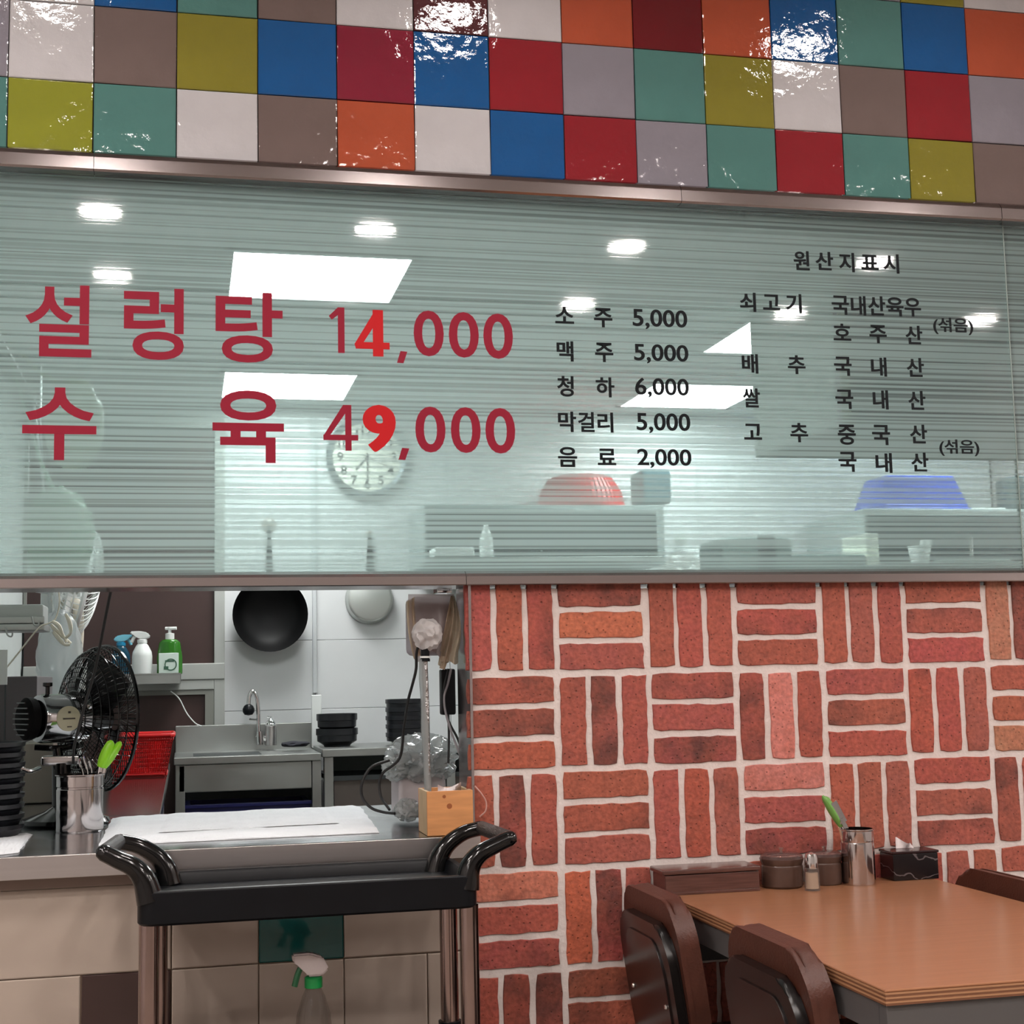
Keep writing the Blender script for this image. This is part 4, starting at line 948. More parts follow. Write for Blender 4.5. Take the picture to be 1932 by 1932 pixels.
# wooden box
t = thing('wooden_box', 'small pale pine box with jointed corners at the right end of the counter', 'box', (-.24, 0, CZ))
ax0, ax1 = aY(806, 1540, -.035).x, -.1895
zt_ = aY(850, 1492, -.035).z; by0, by1 = -.035, .075
link('front_board', MB().box((ax0, by0, CZ+.0005), (ax1, by0+.007, zt_), .001), wood_box_m, t)
link('back_board', MB().box((ax0, by1-.007, CZ+.0005), (ax1, by1, zt_), .001), wood_box_m, t)
link('end_board', MB().box((ax0, by0+.007, CZ+.0005), (ax0+.007, by1-.007, zt_), .001), wood_box_s, t)
link('end_board', MB().box((ax1-.007, by0+.007, CZ+.0005), (ax1, by1-.007, zt_), .001), wood_box_s, t)
link('floor_board', MB().box((ax0+.007, by0+.007, CZ+.001), (ax1-.007, by1-.007, CZ+.006)), wood_box_s, t, False)
link('knot', MB().lathe([(0, 0), (.0055, 0), (.0055, -.0006), (0, -.0006)], M=Mx, c=(aY(848, 1521, by0).x, by0-.0003, aY(848, 1521, by0).z), seg=14, caps=False).lathe([(0, 0), (.0035, 0), (.0035, -.0006), (0, -.0006)], M=Mx, c=(aY(838, 1503, by0).x, by0-.0003, aY(838, 1503, by0).z), seg=14, caps=False), mat('wood_knot', (150, 84, 44), .6), t)
# microphone-like stand wrapped in plastic
ys = .02
st = thing('wrapped_stand', 'film-wrapped gooseneck stand with a white bag over its head, in the wooden box', 'stand', aY(806, 1490, ys))
link('pole', MB().tube([aY(809, 1535, ys), aY(806, 1420, ys), aY(804, 1330, ys), aY(801, 1248, ys)], .0065, 14), mat('foil_pole', (176, 176, 176), .25, .9, bump=.6, bscale=120), st)
link('film_wrap', MB().lathe([(.0068, 0), (.0078, .04), (.0069, .09), (.0079, .15), (.007, .2), (.0079, .25), (.0068, .29)], c=aY(808, 1512, ys), seg=16, caps=False, M=Matrix.Rotation(-.028, 4, 'Y'), fn=lambda t, z: 1+.12*math.sin(3*t+z*70)), bag_m, st)
link('joint', MB().tube([aY(802, 1246, ys), aY(802, 1222, ys)], .0092, 14).tube([aY(802, 1248, ys), aY(802, 1243, ys)], .0105, 14), black_pl, st)
link('clip', MB().tube([aY(802, 1241.5, ys), aY(802, 1238, ys)], .0108, 14), white_pl, st)
def hb_fn():
    mb = MB().blob(aY(806, 1197, ys), (.029, .024, .031), .34, 8, 9, 4)
    for v in mb.bm.verts:
        pass
    return mb
link('head_bag', hb_fn(), bag_w, st)
solo('stand_cable', MB().tube(spline([aY(793, 1208, ys+.01), aY(786, 1232, ys+.02), aY(785, 1262, ys+.03), aY(778, 1292, ys+.04), aY(770, 1322, ys+.06), aY(762, 1370, ys+.1), aY(754, 1430, ys+.12), aY(720, 1462, ys+.14), aY(718, 1500, ys+.14), aY(735, 1528, ys+.1)]), .0030, 8), black_rub, 'black cable dropping from the bagged stand head behind the wrapped pole', 'cable')
solo('looped_cable', MB().tube(spline([aY(735, 1434, .2), aY(700, 1448, .2), aY(683, 1478, .2), aY(684, 1505, .2), aY(700, 1524, .19), aY(722, 1532, .18), aY(745, 1535, .15)]), .0032, 8), black_rub, 'thick black cable looping over the counter left of the bagged machine', 'cable')
# bagged box on the jamb
bj = thing('bagged_box', 'grey box wrapped in a creamy plastic bag, fixed high beside the steel jamb', 'box', aY(815, 1200, .12))
mb = MB().box((aY(776, 1200, .09).x, .09, aY(820, 1236, .09).z), (aY(856, 1200, .09).x, .18, aY(820, 1124, .09).z), .014, 3)
link('housing', mb, mat('matt_grey_box', (176, 168, 174), .5), bj)
bag_g = mk_glass('greyish_bag', (214, 204, 204), .55, .2); bag_y = mk_glass('cream_gathered_bag', (226, 208, 184), .8, .25)
def drape(u, v):
    px_ = 770 + 86*u; py_ = 1121 + 118*v + 10*math.sin(u*7+1)*(v**3)
    y_ = .078 - .006*math.sin(u*17+v*3)*v - .010*v*math.sin(u*11)
    return aY(px_ - (u-.5)*26*(v**3), py_, y_)
link('bag_front', MB().grid(36, 20, drape), bag_g, bj)
def side(u, v):   # gathered bag hanging off the right-hand corner
    l_ = 850 - 24*v; r_ = 857 + 13*math.sin(min(1, v*1.25)*PI*.8); 
    py_ = 1124 + 130*v - 5*u*(v > .9)
    return aY(l_ + (r_-l_)*u, py_ + 4*math.sin(u*9)*v, .070 - .010*math.sin(u*13+v*4) - .012*math.sin(u*PI))
link('bag_tail', MB().grid(18, 22, side), bag_y, bj)
def side2(u, v):
    return aY(766 + 16*u + 5*v*v*3, 1136 + 108*v - 10*u, .074 - .010*math.sin(u*9+v*2))
link('bag_fold', MB().grid(12, 16, side2), bag_y, bj)
link('bag_knot', MB().tube(spline([aY(838, 1240, .066), aY(838, 1250, .064), aY(834, 1262, .066)]), [.010]*8+[.006]*9, 10), bag_y, bj)
solo('hatch_latch', MB().box((aY(822, 1113, .15).x, .13, aY(822, 1119, .13).z), (aY(850, 1113, .15).x, .18, aY(822, 1108, .13).z), .002), chrome, 'small metal fitting under the rail above the bagged box', 'latch')
# black device with cables on the jamb
dv = thing('black_device', 'slim black device with cables mounted behind the steel jamb', 'device', aY(846, 1310, .17))
link('case', MB().box((aY(833, 1300, .16).x, .16, aY(840, 1349, .16).z), (aY(860, 1300, .16).x, .19, aY(840, 1262, .16).z), .004), black_pl, dv)
link('cord', MB().tube(spline([aY(851, 1262, .15), aY(845, 1290, .145), aY(838, 1315, .145), aY(841, 1345, .145), aY(853, 1385, .14), aY(868, 1425, .13), aY(880, 1465, .12), aY(884, 1490, .12)]), .0024, 8), mat('grey_cord', (150, 146, 150), .5), dv)
link('cord', MB().tube(spline([aY(846, 1262, .155), aY(838, 1300, .15), aY(840, 1340, .15), aY(850, 1368, .15), aY(866, 1400, .15), aY(878, 1450, .14), aY(890, 1480, .13)]), .0026, 8), black_rub, dv)
link('cord', MB().tube(spline([aY(846, 1348, .16), aY(847, 1390, .16), aY(846, 1440, .16)]), .0026, 8), black_rub, dv)
solo('pink_cord', MB().tube(spline([aY(896, 1483, -.02), aY(908, 1497, -.025), aY(917, 1513, -.025), aY(916, 1530, -.025), aY(905, 1541, -.02)]), .0016, 8), mat('pink_cord', (196, 150, 140), .5), 'thin pinkish cord looping out past the right end of the wooden box', 'cord')
# bagged card machine on clear boxes
cm = thing('bagged_card_machine', 'machine under crumpled clear plastic on the counter beside the wrapped pole', 'machine', aZ(800, 1560, CZ))
yc = .26
z_b = CZ
def abox(p0, p1, y0, y1, bev): return MB().box((aY(p0[0], p0[1], y0).x, y0, aY(p0[0], p1[1], y0).z), (aY(p1[0], p0[1], y0).x, y1, aY(p0[0], p0[1], y0).z), bev, 3)
link('body', abox((752, 1462), (842, 1545), yc-.03, yc+.1, .012), mat('frosted_tub', (176, 170, 172), .35), cm)
link('head', abox((745, 1420), (846, 1462), yc-.02, yc+.08, .012), mat('machine_grey', (120, 120, 122), .4), cm)
link('crumpled_cover', MB().blob(aY(795, 1432, yc+.02), (.072, .085, .050), .42, 12, 12, 5), bag_m, cm)
link('cover_edge', MB().blob(aY(748, 1450, yc-.02), (.028, .03, .024), .5, 10, 21, 4), bag_m, cm)
link('lower_bag', MB().blob(aY(768, 1528, .16), (.026, .03, .022), .4, 10, 31, 4), bag_m, cm)
solo('tissue_scrap', MB().grid(8, 6, lambda u, v: aY(826+44*u, 1480+18*v+6*math.sin(u*4), .02+.012*math.sin(u*5+v*3))), paper_m, 'crumpled white tissue sticking out of the wooden box', 'tissue')

# ------------------------------------------------------------------ things seen through the striped glass
# clock
k_ = (KB-.03+2.937)/FPX
cc = aY(693, 862, KB-.04); R_ = 78*k_
ck = thing('wall_clock', 'round silver-rimmed wall clock seen through the glass behind the red price', 'clock', (cc.x, KB, cc.z))
link('case', MB().lathe([(0, .002), (R_, .002), (R_*1.0, .035), (R_*.95, .045), (R_*.86, .04), (R_*.84, .03)], c=(cc.x, KB-.002, cc.z), seg=48, caps=False, M=Mx), mat('clock_silver', (150, 156, 160), .25, .8), ck)
fcx = link('face', MB().lathe([(0, .031), (R_*.85, .031), (R_*.85, .028), (0, .028)], c=(cc.x, KB-.002, cc.z), seg=40, caps=False, M=Mx), mat('clock_face', (232, 230, 218), .5), ck)
ink = mat('clock_ink', (60, 60, 60), .5)
for h_ in range(1, 13):
    V, F = glyph(str(h_), .012); a = h_*PI/6
    gxm = (min(v.x for v in V)+max(v.x for v in V))/2; gym = (min(v.y for v in V)+max(v.y for v in V))/2
    s_ = .062
    me = bpy.data.meshes.new('numeral'); me.from_pydata([((v.x-gxm)*s_+cc.x+math.sin(a)*R_*.66, KB-.0345, (v.y-gym)*s_+cc.z+math.cos(a)*R_*.66) for v in V], [], F)
    me.materials.append(ink); me.transform(wm(ck).inverted()); o = bpy.data.objects.new('numeral', me); C.objects.link(o); o.parent = ck
link('hand', MB().box((-.003, -.001, -.01), (.003, .001, R_*.42), M=Matrix.Translation((cc.x, KB-.037, cc.z)) @ Matrix.Rotation(-2.4, 4, 'Y')), ink, ck)
link('hand', MB().box((-.002, -.001, -.02), (.002, .001, R_*.66), M=Matrix.Translation((cc.x, KB-.039, cc.z)) @ Matrix.Rotation(PI, 4, 'Y')), ink, ck)
link('hand', MB().box((-.001, -.001, -.03), (.001, .001, R_*.7), M=Matrix.Translation((cc.x, KB-.041, cc.z)) @ Matrix.Rotation(2.0, 4, 'Y')), ink, ck)
# left wall cabinet with things on it
def ybox(p0, p1, y0, y1, bev=.004): 
    a, b = aY(p0[0], (p0[1]+p1[1])/2, y0), aY(p1[0], (p0[1]+p1[1])/2, y0)
    zc0 = aY((p0[0]+p1[0])/2, p0[1], y0).z; zc1 = aY((p0[0]+p1[0])/2, p1[1], y0).z
    return MB().box((a.x, y0, zc1), (b.x, y1, zc0), bev)
CYF = 3.4
wc_ = thing('wall_cabinet', 'dark-fronted steel cabinet on the back wall beneath the upturned red basket, seen through glass', 'cabinet', (aY(1020, 1000, CYF).x, KB, 1.7))
link('carcass', ybox((800, 952), (1254, 1066), CYF, KB-.003), mat('cabinet_pale_steel', (168, 176, 176), .4, .5), wc_)
link('door', ybox((806, 966), (1020, 1048), CYF-.012, CYF-.001), mat('dark_glass_door', (24, 40, 46), .2), wc_)
link('door', ybox((1024, 966), (1240, 1048), CYF-.012, CYF-.001), mat('dark_glass_door', (24, 40, 46), .2), wc_)
zc_top = aY(1020, 952, CYF).z
k_ = (CYF+.25+2.937)/FPX
def dome(px, r0, r1, h, m, label, y, ztop):
    c = Vector((aY(px, 940, y).x, y, ztop+.001))
    t = thing('plastic_basket', label, 'basket', c)
    link('shell', MB().lathe([(r0, 0), (r0, .012), (r0*.93, .014), (r0*.86, h*.5), (r1, h*.92), (r1*.8, h), (0, h)], c=c, seg=40, caps=False), m, t)
    mb = MB()
    for k in range(48):
        a = 2*PI*k/48; mb.tube([c+Vector((math.cos(a)*r0*.935, math.sin(a)*r0*.935, .016)), c+Vector((math.cos(a)*(r0*.87), math.sin(a)*(r0*.87), h*.5)), c+Vector((math.cos(a)*(r1*1.01), math.sin(a)*(r1*1.01), h*.92))], .002, 4, caps=False)
    link('ribs', mb, m, t)['kind'] = 'stuff'
dome(1095, 92*k_, 62*k_, 66*k_, red_pl, 'upturned round red plastic basket on the wall cabinet, seen through the glass', CYF+.22, zc_top)
solo('grey_canister', ybox((1212, 884), (1268, 950), CYF+.1, CYF+.3, .02), mat('canister_teal', (70, 96, 104), .4), 'dark canister beside the red basket on the wall cabinet', 'canister').location.z
bt = aY(918, 1046, CYF-.1)
ksh = solo('spice_ledge', ybox((808, 1050), (1250, 1058), CYF-.2, CYF-.013, .002), steel_k, 'narrow steel ledge along the bottom of the dark wall cabinet', 'ledge')
zl = aY(1020, 1050, CYF-.2).z
solo('sauce_bottle', MB().lathe([(0, 0), (.03, 0), (.032, .01), (.03, .09), (.014, .13), (.01, .15), (0, .152)], c=(bt.x, CYF-.1, zl+.001), seg=20, caps=False), white_pl, 'small white squeeze bottle on the ledge of the dark cabinet', 'bottle')
solo('lidded_tub', MB().box((aY(818, 1040, CYF-.15).x, CYF-.18, zl+.001), (aY(893, 1040, CYF-.15).x, CYF-.03, zl+.045), .008), white_pl, 'low white lidded tub on the ledge left of the squeeze bottle', 'tub')
# hooks and hanging tools on the back wall
def hanging(px, py, ln, m, label, ringr=14, w_=7):
    k_ = (KB+2.94)/FPX; c = aY(px, py, KB-.02); t = thing('hanging_ladle', label, 'ladle', (c.x, KB-.003, c.z))
    link('suction_hook', MB().lathe([(0, .004), (ringr*k_, .002), (ringr*k_*.9, .008), (ringr*k_*.3, .016), (0, .016)], M=Mx, c=(c.x, KB-.002, c.z), seg=24, caps=False), clear_glass, t)
    link('handle', MB().tube([(c.x, KB-.022, c.z-.005), (c.x, KB-.022, c.z-ln*k_)], [w_*k_*.35, w_*k_], 10), m, t)
hanging(508, 990, 88, steel_dk, 'ladle handle hanging from a clear suction hook between window and clock')
hanging(697, 1006, 70, black_pl, 'dark utensil handle hanging below the clock', 6, 8)
pl_ = thing('pot_lid', 'glass pot lid with round knob standing against the wall right of the cabinet', 'lid', aY(1290, 1080, KB-.1))
k_ = (KB-.1+2.937)/FPX
link('dome', MB().lathe([(48*k_, 0), (44*k_, .02), (26*k_, .045), (0, .055)], M=Mx, c=aY(1286, 1085, KB-.05), seg=40, caps=False), clear_glass, pl_)
link('knob', MB().lathe([(0, 0), (12*k_, .0), (13*k_, .012), (0, .02)], M=Mx, c=aY(1283, 1018, KB-.05), seg=20, caps=False), mat('lid_knob', (190, 196, 190), .3), pl_)
rcook = solo('rice_cooker', ybox((1362, 1012), (1500, 1110), 3.0, 3.3, .03), mat('cooker_grey', (112, 124, 122), .4, .3), 'grey boxy appliance just above the rail, left of the pale box', 'appliance')
link('vent_panel', ybox((1432, 1010), (1464, 1075), 2.99, 2.9995, .002), steel_dk, rcook)
zk = aY(1430, 1110, 3.0).z
rk = thing('storage_rack', 'steel rack hidden behind the brick wall, carrying the grey appliance', 'rack', (aY(1500, 1100, 3.1).x, 3.1, 0))
rx0, rx1 = aY(1350, 1110, 2.95).x, aY(1672, 1110, 2.95).x
link('shelf', MB().box((rx0, 2.94, zk-.036), (rx1, 3.32, zk-.006)), steel_k, rk, False)
for a_ in (rx0+.02, rx1-.02):
    for b_ in (2.96, 3.3): link('leg', MB().box((a_-.015, b_-.015, 0), (a_+.015, b_+.015, zk-.036)), steel_k, rk, False)
solo('storage_box', ybox((1502, 1046), (1636, 1110), 3.05, 3.3, .01), mat('box_grey', (120, 132, 130), .4, .3), 'low grey box between the appliance and the pale upright box', 'box')
solo('upright_box', ybox((1636, 1006), (1660, 1110), 3.05, 3.3, .006), mat('pale_box', (210, 214, 200), .5), 'pale upright box above the rail left of the dark cabinet', 'box')
# right cabinet with blue basket
RYF = 3.2
rc = thing('low_cabinet', 'steel cabinet under the upturned blue basket, seen through the glass at the right', 'cabinet', (aY(1800, 1000, RYF).x, KB, 1.7))
link('carcass', ybox((1632, 960), (2020, 1064), RYF, KB-.003), mat('cabinet_pale_steel', (168, 176, 176), .4, .5), rc)
link('door', ybox((1640, 972), (1925, 1058), RYF-.012, RYF-.001), mat('dark_glass_door', (24, 40, 46), .2), rc)
zr_ = aY(1750, 960, RYF).z
k_ = (RYF+.2+2.937)/FPX
bb_ = aY(1716, 940, RYF+.2)
blue_pl = mat('blue_plastic', (48, 84, 205), .35)
basket((bb_.x, RYF+.2, zr_+.009), 150*k_, .22, 196*k_, .3, 68*k_, blue_pl, 'upturned rectangular blue plastic basket behind the black origin list', down=True, nv=60)
solo('basket_liner', MB().box((bb_.x-72*k_, RYF+.11, zr_+.002), (bb_.x+72*k_, RYF+.3, zr_+60*k_), .012), blue_pl, 'solid blue tub nested inside the upturned blue basket', 'tub')
solo('folded_paper', MB().box((aY(1822, 948, RYF+.1).x, RYF+.05, zr_+.001), (aY(1886, 948, RYF+.1).x, RYF+.2, zr_+.014), .003), white_pl, 'white folded packet beside the blue basket', 'packet')
solo('dark_pot', MB().lathe([(0, 0), (.085, 0), (.09, .01), (.09, .15), (.07, .17), (0, .175)], c=(aY(1915, 930, RYF+.15).x, RYF+.15, zr_+.001), seg=30, caps=False), mat('pot_dark', (52, 68, 72), .4), 'dark cylindrical pot at the right edge beside the blue basket', 'pot')
ct_ = RYF-.35
zz = aY(1800, 1062, ct_).z
solo('upper_counter_shelf', MB().box((aY(1664, 1064, ct_).x, ct_, zz-.03), (XR-.02, RYF-.014, zz-.001), .003), steel_k, 'steel shelf under the low cabinet, carrying the tap and white tub', 'shelf')
k_ = (ct_+2.937)/FPX
solo('white_tub', MB().lathe([(0, 0), (18*k_, 0), (24*k_, 38*k_), (25*k_, 40*k_), (22*k_, 40*k_), (0, 38*k_)], c=(aY(1736, 1060, ct_+.1).x, ct_+.1, zz), seg=30, caps=False), white_pl, 'white tapered plastic tub just above the rail below the blue basket', 'tub')
solo('tub_cap', MB().box((aY(1738, 1015, ct_+.1).x, ct_+.08, zz+41*k_), (aY(1756, 1015, ct_+.1).x, ct_+.12, zz+52*k_), .003), white_pl, 'small white carton balanced on the white tub', 'carton')
solo('water_tap', MB().tube(spline([(aY(1833, 1050, ct_+.12).x, ct_+.12, zz), (aY(1833, 1050, ct_+.12).x, ct_+.12, zz+.07), (aY(1832, 1050, ct_+.12).x, ct_+.11, zz+.13)]), .009, 12), chrome, 'upright chrome tap seen through the glass above the right rail', 'tap')
solo('shallow_tray', MB().box((aY(1776, 1055, ct_+.02).x, ct_+.01, zz), (aY(1905, 1055, ct_+.02).x, ct_+.1, zz+.018), .004), mat('tray_satin', (190, 200, 196), .3, .6), 'shallow pale tray in front of the upright tap', 'tray')
# exhaust hood bulkhead
hy = 1.0; hyb = CAM.y + (hy-CAM.y)*1.172
pz0 = aY(1605, 795, hy); pz1 = aY(1411, 867, hyb)
hz0 = (pz0.z+pz1.z)/2; hx = (pz0.x+pz1.x)/2
hd = thing('exhaust_hood', 'large box-shaped exhaust hood hanging from the kitchen ceiling at the right', 'hood', (hx+1, 1.5, KCEIL))
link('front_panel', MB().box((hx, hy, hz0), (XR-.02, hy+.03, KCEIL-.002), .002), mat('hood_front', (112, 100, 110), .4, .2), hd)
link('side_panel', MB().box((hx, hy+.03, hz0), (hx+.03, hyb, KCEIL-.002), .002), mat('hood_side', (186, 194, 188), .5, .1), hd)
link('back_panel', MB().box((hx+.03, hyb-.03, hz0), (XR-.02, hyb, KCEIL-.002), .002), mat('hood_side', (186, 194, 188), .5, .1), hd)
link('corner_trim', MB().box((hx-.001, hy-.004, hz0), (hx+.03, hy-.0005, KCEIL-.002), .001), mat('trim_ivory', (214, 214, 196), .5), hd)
link('underside', MB().box((hx+.03, hy+.03, hz0+.005), (XR-.02, hyb-.03, hz0+.02)), mat('hood_underside_shade', (20, 30, 34), .6), hd)  # shade under the hood is put into this dark colour
# hanging bag behind the glass at left
bag(aY(140, 800, 1.0), (.075, .05, .125), 'pale cloudy bag hanging behind the left of the glass', mk_glass('cloudy_bag', (206, 212, 196), .8, .3), 41, .1)
bag(aY(110, 1010, 1.6), (.10, .05, .14), 'large pale green bag hanging behind the lower left of the glass', mk_glass('greenish_bag', (186, 206, 190), .75, .3), 44, .2)
solo('bag_rod', MB().tube([(-1.28, .95, 2.2), (-1.28, 2.7, 2.2)], .008, 10).tube([(-1.28, 1.2, 2.2), (-1.28, 1.2, KCEIL-.001)], .006, 8).tube([(-1.28, 2.5, 2.2), (-1.28, 2.5, KCEIL-.001)], .006, 8), steel_k, 'steel rod under the kitchen ceiling from which the plastic bags hang', 'rod')

# ------------------------------------------------------------------ serving cart
FYc, RYc = -.35, -.072
xL, xR_ = aY(258, 1720, FYc).x, aY(905, 1690, FYc).x
zT, zB = aY(580, 1668, FYc).z, aY(580, 1732, FYc).z
cart = thing('service_cart', 'black plastic service cart with steel legs parked in front of the steel counter', 'cart', ((xL+xR_)/2, -.21, 0))
def tray(z0, z1):
    mb = MB()
    import itertools
    r = .03; out = []
    for cx_, cy_, a0 in ((xR_-r, RYc-r, 0), (xL+r, RYc-r, 90), (xL+r, FYc+r, 180), (xR_-r, FYc+r, 270)):
        for k in range(7):
            a = math.radians(a0+15*k); out.append((cx_+r*math.cos(a), cy_+r*math.sin(a), math.cos(a), math.sin(a)))
    def ring(off, z): return [mb.bm.verts.new((x-nx*off, y-ny*off, z)) for x, y, nx, ny in out]
    cxm, cym = (xL+xR_)/2, (FYc+RYc)/2
    rs = [ring(.004, z0), ring(0, z0+.004), ring(0, z1-.004), ring(.003, z1), ring(.014, z1), ring(.018, z1-.006), ring(.022, z1-.022)]
    n = len(out)
    for A, B in zip(rs, rs[1:]):
        for i in range(n):
            j = (i+1) % n; mb.bm.faces.new((A[i], A[j], B[j], B[i]))
    mb.bm.faces.new(rs[-1]); mb.bm.faces.new(list(reversed(rs[0])))
    return mb
link('top_tray', tray(zB, zT), black_pl, cart)
z2c = aY(847, 1925, -.105).z; z2 = z2c-.045
for X_ in (aY(847, 1925, -.105).x,): link('collar', MB().tube([(aY(886, 1800, -.318).x, -.105, z2-.01), (aY(886, 1800, -.318).x, -.105, z2c)], .0225, 20), black_pl, cart)
link('middle_tray', tray(z2-.065, z2), black_pl, cart)
link('bottom_tray', tray(.16, .225), black_pl, cart)
lfx = [aY(281, 1800, -.318).x, aY(886, 1800, -.318).x]
for X_ in lfx:
    for Y_ in (-.318, -.105):
        X2 = X_ + (.0 if Y_ < -.2 else (.012 if X_ < -.5 else -.0))
        link('leg', MB().tube([(X2, Y_, .18), (X2, Y_, zB+.002)], .0175, 24, caps=False), tube_m, cart)
        link('caster', MB().tube([(X2-.012, Y_, .045), (X2+.012, Y_, .045)], .045, 24).tube([(X2, Y_, .08), (X2, Y_, .17)], .01, 10), black_rub, cart)
ha, hr = -.328, -.095
def hpath(pts, Y, r0, r1):
    P_ = spline([aY(a, b, Y) for a, b in pts], 7); n = len(P_)
    return P_, [r0+(r1-r0)*(i/(n-1))**2 for i in range(n)]
def handle(fr, re_, nm):
    P1, r1 = hpath(fr, ha, .0145, .024); P2, r2 = hpath(re_, hr, .0145, .024)
    for P_, r_ in ((P1, r1), (P2, r2)):
        mb = MB().tube([P_[0]+(P_[0]-P_[1]).normalized()*.012] + [P_[0]+(P_[0]-P_[1]).normalized()*.009] + P_, [.006, .011] + r_, 14)
        link('handle_arm', mb, black_gl, cart)
    link('grip', MB().tube([P1[0], P2[0]], .0138, 14), mat('ribbed_grip', (50, 46, 46), .45, bump=.6, bscale=300), cart)
handle([(196, 1609), (222, 1622), (252, 1636), (272, 1660), (284, 1700)], [(224, 1588), (262, 1596), (296, 1616), (314, 1640), (320, 1668)], 'l')
handle([(962, 1582), (932, 1596), (904, 1612), (886, 1638), (880, 1676)], [(908, 1562), (874, 1572), (844, 1594), (828, 1620), (822, 1648)], 'r')
# spray bottle on the middle tray
sbp = aY(592, 1930, -.2); sbp.z = z2-.0215
hS = aY(590, 1796, -.2).z - sbp.z
spray(sbp, .033, hS, clear_bottle, mat('white_trigger_head', (206, 196, 196), .4), mat('green_collar', (20, 140, 70), .35), 'clear spray bottle with white head and green collar on the cart below', flip=-1, trig_m=mat('green_trigger', (40, 100, 66), .35))

# ------------------------------------------------------------------ dining table and its things
TZ = .755
tx0, tx1, ty0, ty1 = aZ(1670, 1868, TZ).x, aZ(1932, 1702, TZ).x, aZ(1670, 1868, TZ).y, -.012
tb = thing('dining_table', 'wood-grain laminate dining table set end-on against the brick wall', 'table', ((tx0+tx1)/2, (ty0+ty1)/2, 0))
link('tabletop', MB().box((tx0, ty0, TZ-.004), (tx1, ty1, TZ), .0012, 1), table_m, tb, False)
for i in range(6):
    z1_ = TZ-.0042-i*.0030
    link('edge_ply', MB().box((tx0+.0004*(i % 2), ty0+.0004*(i % 2), z1_-.0028), (tx1-.0004*(i % 2), ty1, z1_)), edge_l if i % 2 == 0 else edge_d, tb, False)
zap = TZ-.0225
link('apron', MB().box((tx0+.004, ty0+.006, zap-.045), (tx1-.004, ty0+.03, zap), .001).box((tx0+.004, ty0+.03, zap-.045), (tx0+.026, ty1-.02, zap)).box((tx1-.026, ty0+.03, zap-.045), (tx1-.004, ty1-.02, zap)), apron_m, tb, False)
link('wall_rail', MB().box((tx0+.03, -.045, zap-.12), (tx1-.03, -.02, zap)), mat('rail_charcoal', (40, 42, 46), .5), tb, False)
link('pedestal', MB().box(((tx0+tx1)/2-.04, -.52, .05), ((tx0+tx1)/2+.04, -.44, zap-.001), .004).box((tx0+.1, -.75, 0), (tx1-.1, -.22, .05), .01), apron_m, tb)
# long brown box
p0 = aZ(1255, 1690, TZ); p1 = aZ(1438, 1681, TZ)
yb0 = (p0.y+p1.y)/2
X0_, X1_ = aY(1256, 1680, yb0).x, aY(1434, 1680, yb0).x
zt_ = aY(1350, 1637, yb0).z
lbx = thing('cutlery_box', 'long dark brown wooden cutlery box at the wall end of the table', 'box', ((X0_+X1_)/2, yb0+.03, TZ))
yk = min(yb0+.085, -.014)
link('body', MB().box((X0_, yb0, TZ+.0005), (X1_, yk, zt_-.011), .002), brown_box, lbx)
link('lid', MB().box((X0_-.006, yb0-.004, zt_-.010), (X1_+.002, yk+.002, zt_), .003), brown_box, lbx)
link('plinth', MB().box((X0_-.003, yb0-.002, TZ+.0002), (X1_, yk, TZ+.006), .001), brown_box, lbx)
def jar(px, py, r_px, toppx, lidpx, label):
    p = aZ(px, py, TZ); k_ = (p.y+2.937)/FPX; r = r_px*k_; p.y = min(p.y+r*.95, -.014-r); k_ = (p.y+2.937)/FPX
    p.x = aY(px, py-20, p.y).x; h = (py-toppx)*k_*1.0; hl = (toppx-lidpx)*k_
    p.z = TZ+.0004
    t = thing('condiment_jar', label, 'jar', p)
    link('body', MB().lathe([(0, 0), (r*.9, 0), (r*.97, .004), (r*.97, h*.72), (r*.93, h*.78), (r*1.0, h*.92), (r*1.02, h), (r*.92, h), (r*.9, h*.1), (0, h*.1)], c=p, seg=40, caps=False), jar_m, t)
    link('lid', MB().lathe([(r*1.0, h), (r*.97, h+hl*.3), (r*.75, h+hl*.55), (r*.2, h+hl*.62), (0, h+hl*.62)], c=p, seg=40, caps=False), clear_lid, t)
    link('lid_ring', MB().lathe([(r*.86, h+hl*.30), (r*.7, h+hl*.22), (r*.68, h+hl*.36), (r*.84, h+hl*.44), (r*.86, h+hl*.3)], c=p, seg=36, caps=False, fn=lambda t, z: 1+.02*math.sin(14*t)), chrome, t)
    link('knob', MB().lathe([(r*.07, h+hl*.6), (r*.06, h+hl*.8), (r*.13, h+hl*1.1), (0, h+hl*1.15)], c=p, seg=16, caps=False), clear_glass, t)
    return t
jar(1476, 1679, 43, 1624, 1606, 'brown ceramic jar with clear lid, next to the long cutlery box')
jar(1556, 1671, 36, 1617, 1600, 'second brown jar with clear lid, half behind the salt shaker')
p = aZ(1536, 1681, TZ); k_ = (p.y+2.937)/FPX; r = 15.5*k_; p.y += r*.5; p.z = TZ+.0004
sh_ = thing('salt_shaker', 'small glass salt shaker with chrome top standing in front of the jars', 'shaker', p)
link('glass_body', MB().lathe([(0, 0), (r, 0), (r*.97, .01), (r*.92, .046), (0, .046)], c=p, seg=10, caps=False), clear_glass, sh_, smooth=False)
link('salt', MB().lathe([(0, .004), (r*.8, .004), (r*.76, .036), (0, .036)], c=p, seg=20, caps=False), mat('salt_grains', (198, 176, 156), .9), sh_)
link('chrome_cap', MB().lathe([(0, .044), (r*.86, .044), (r*.86, .066), (r*.7, .0735), (0, .077)], c=p, seg=28, caps=False), chrome, sh_)
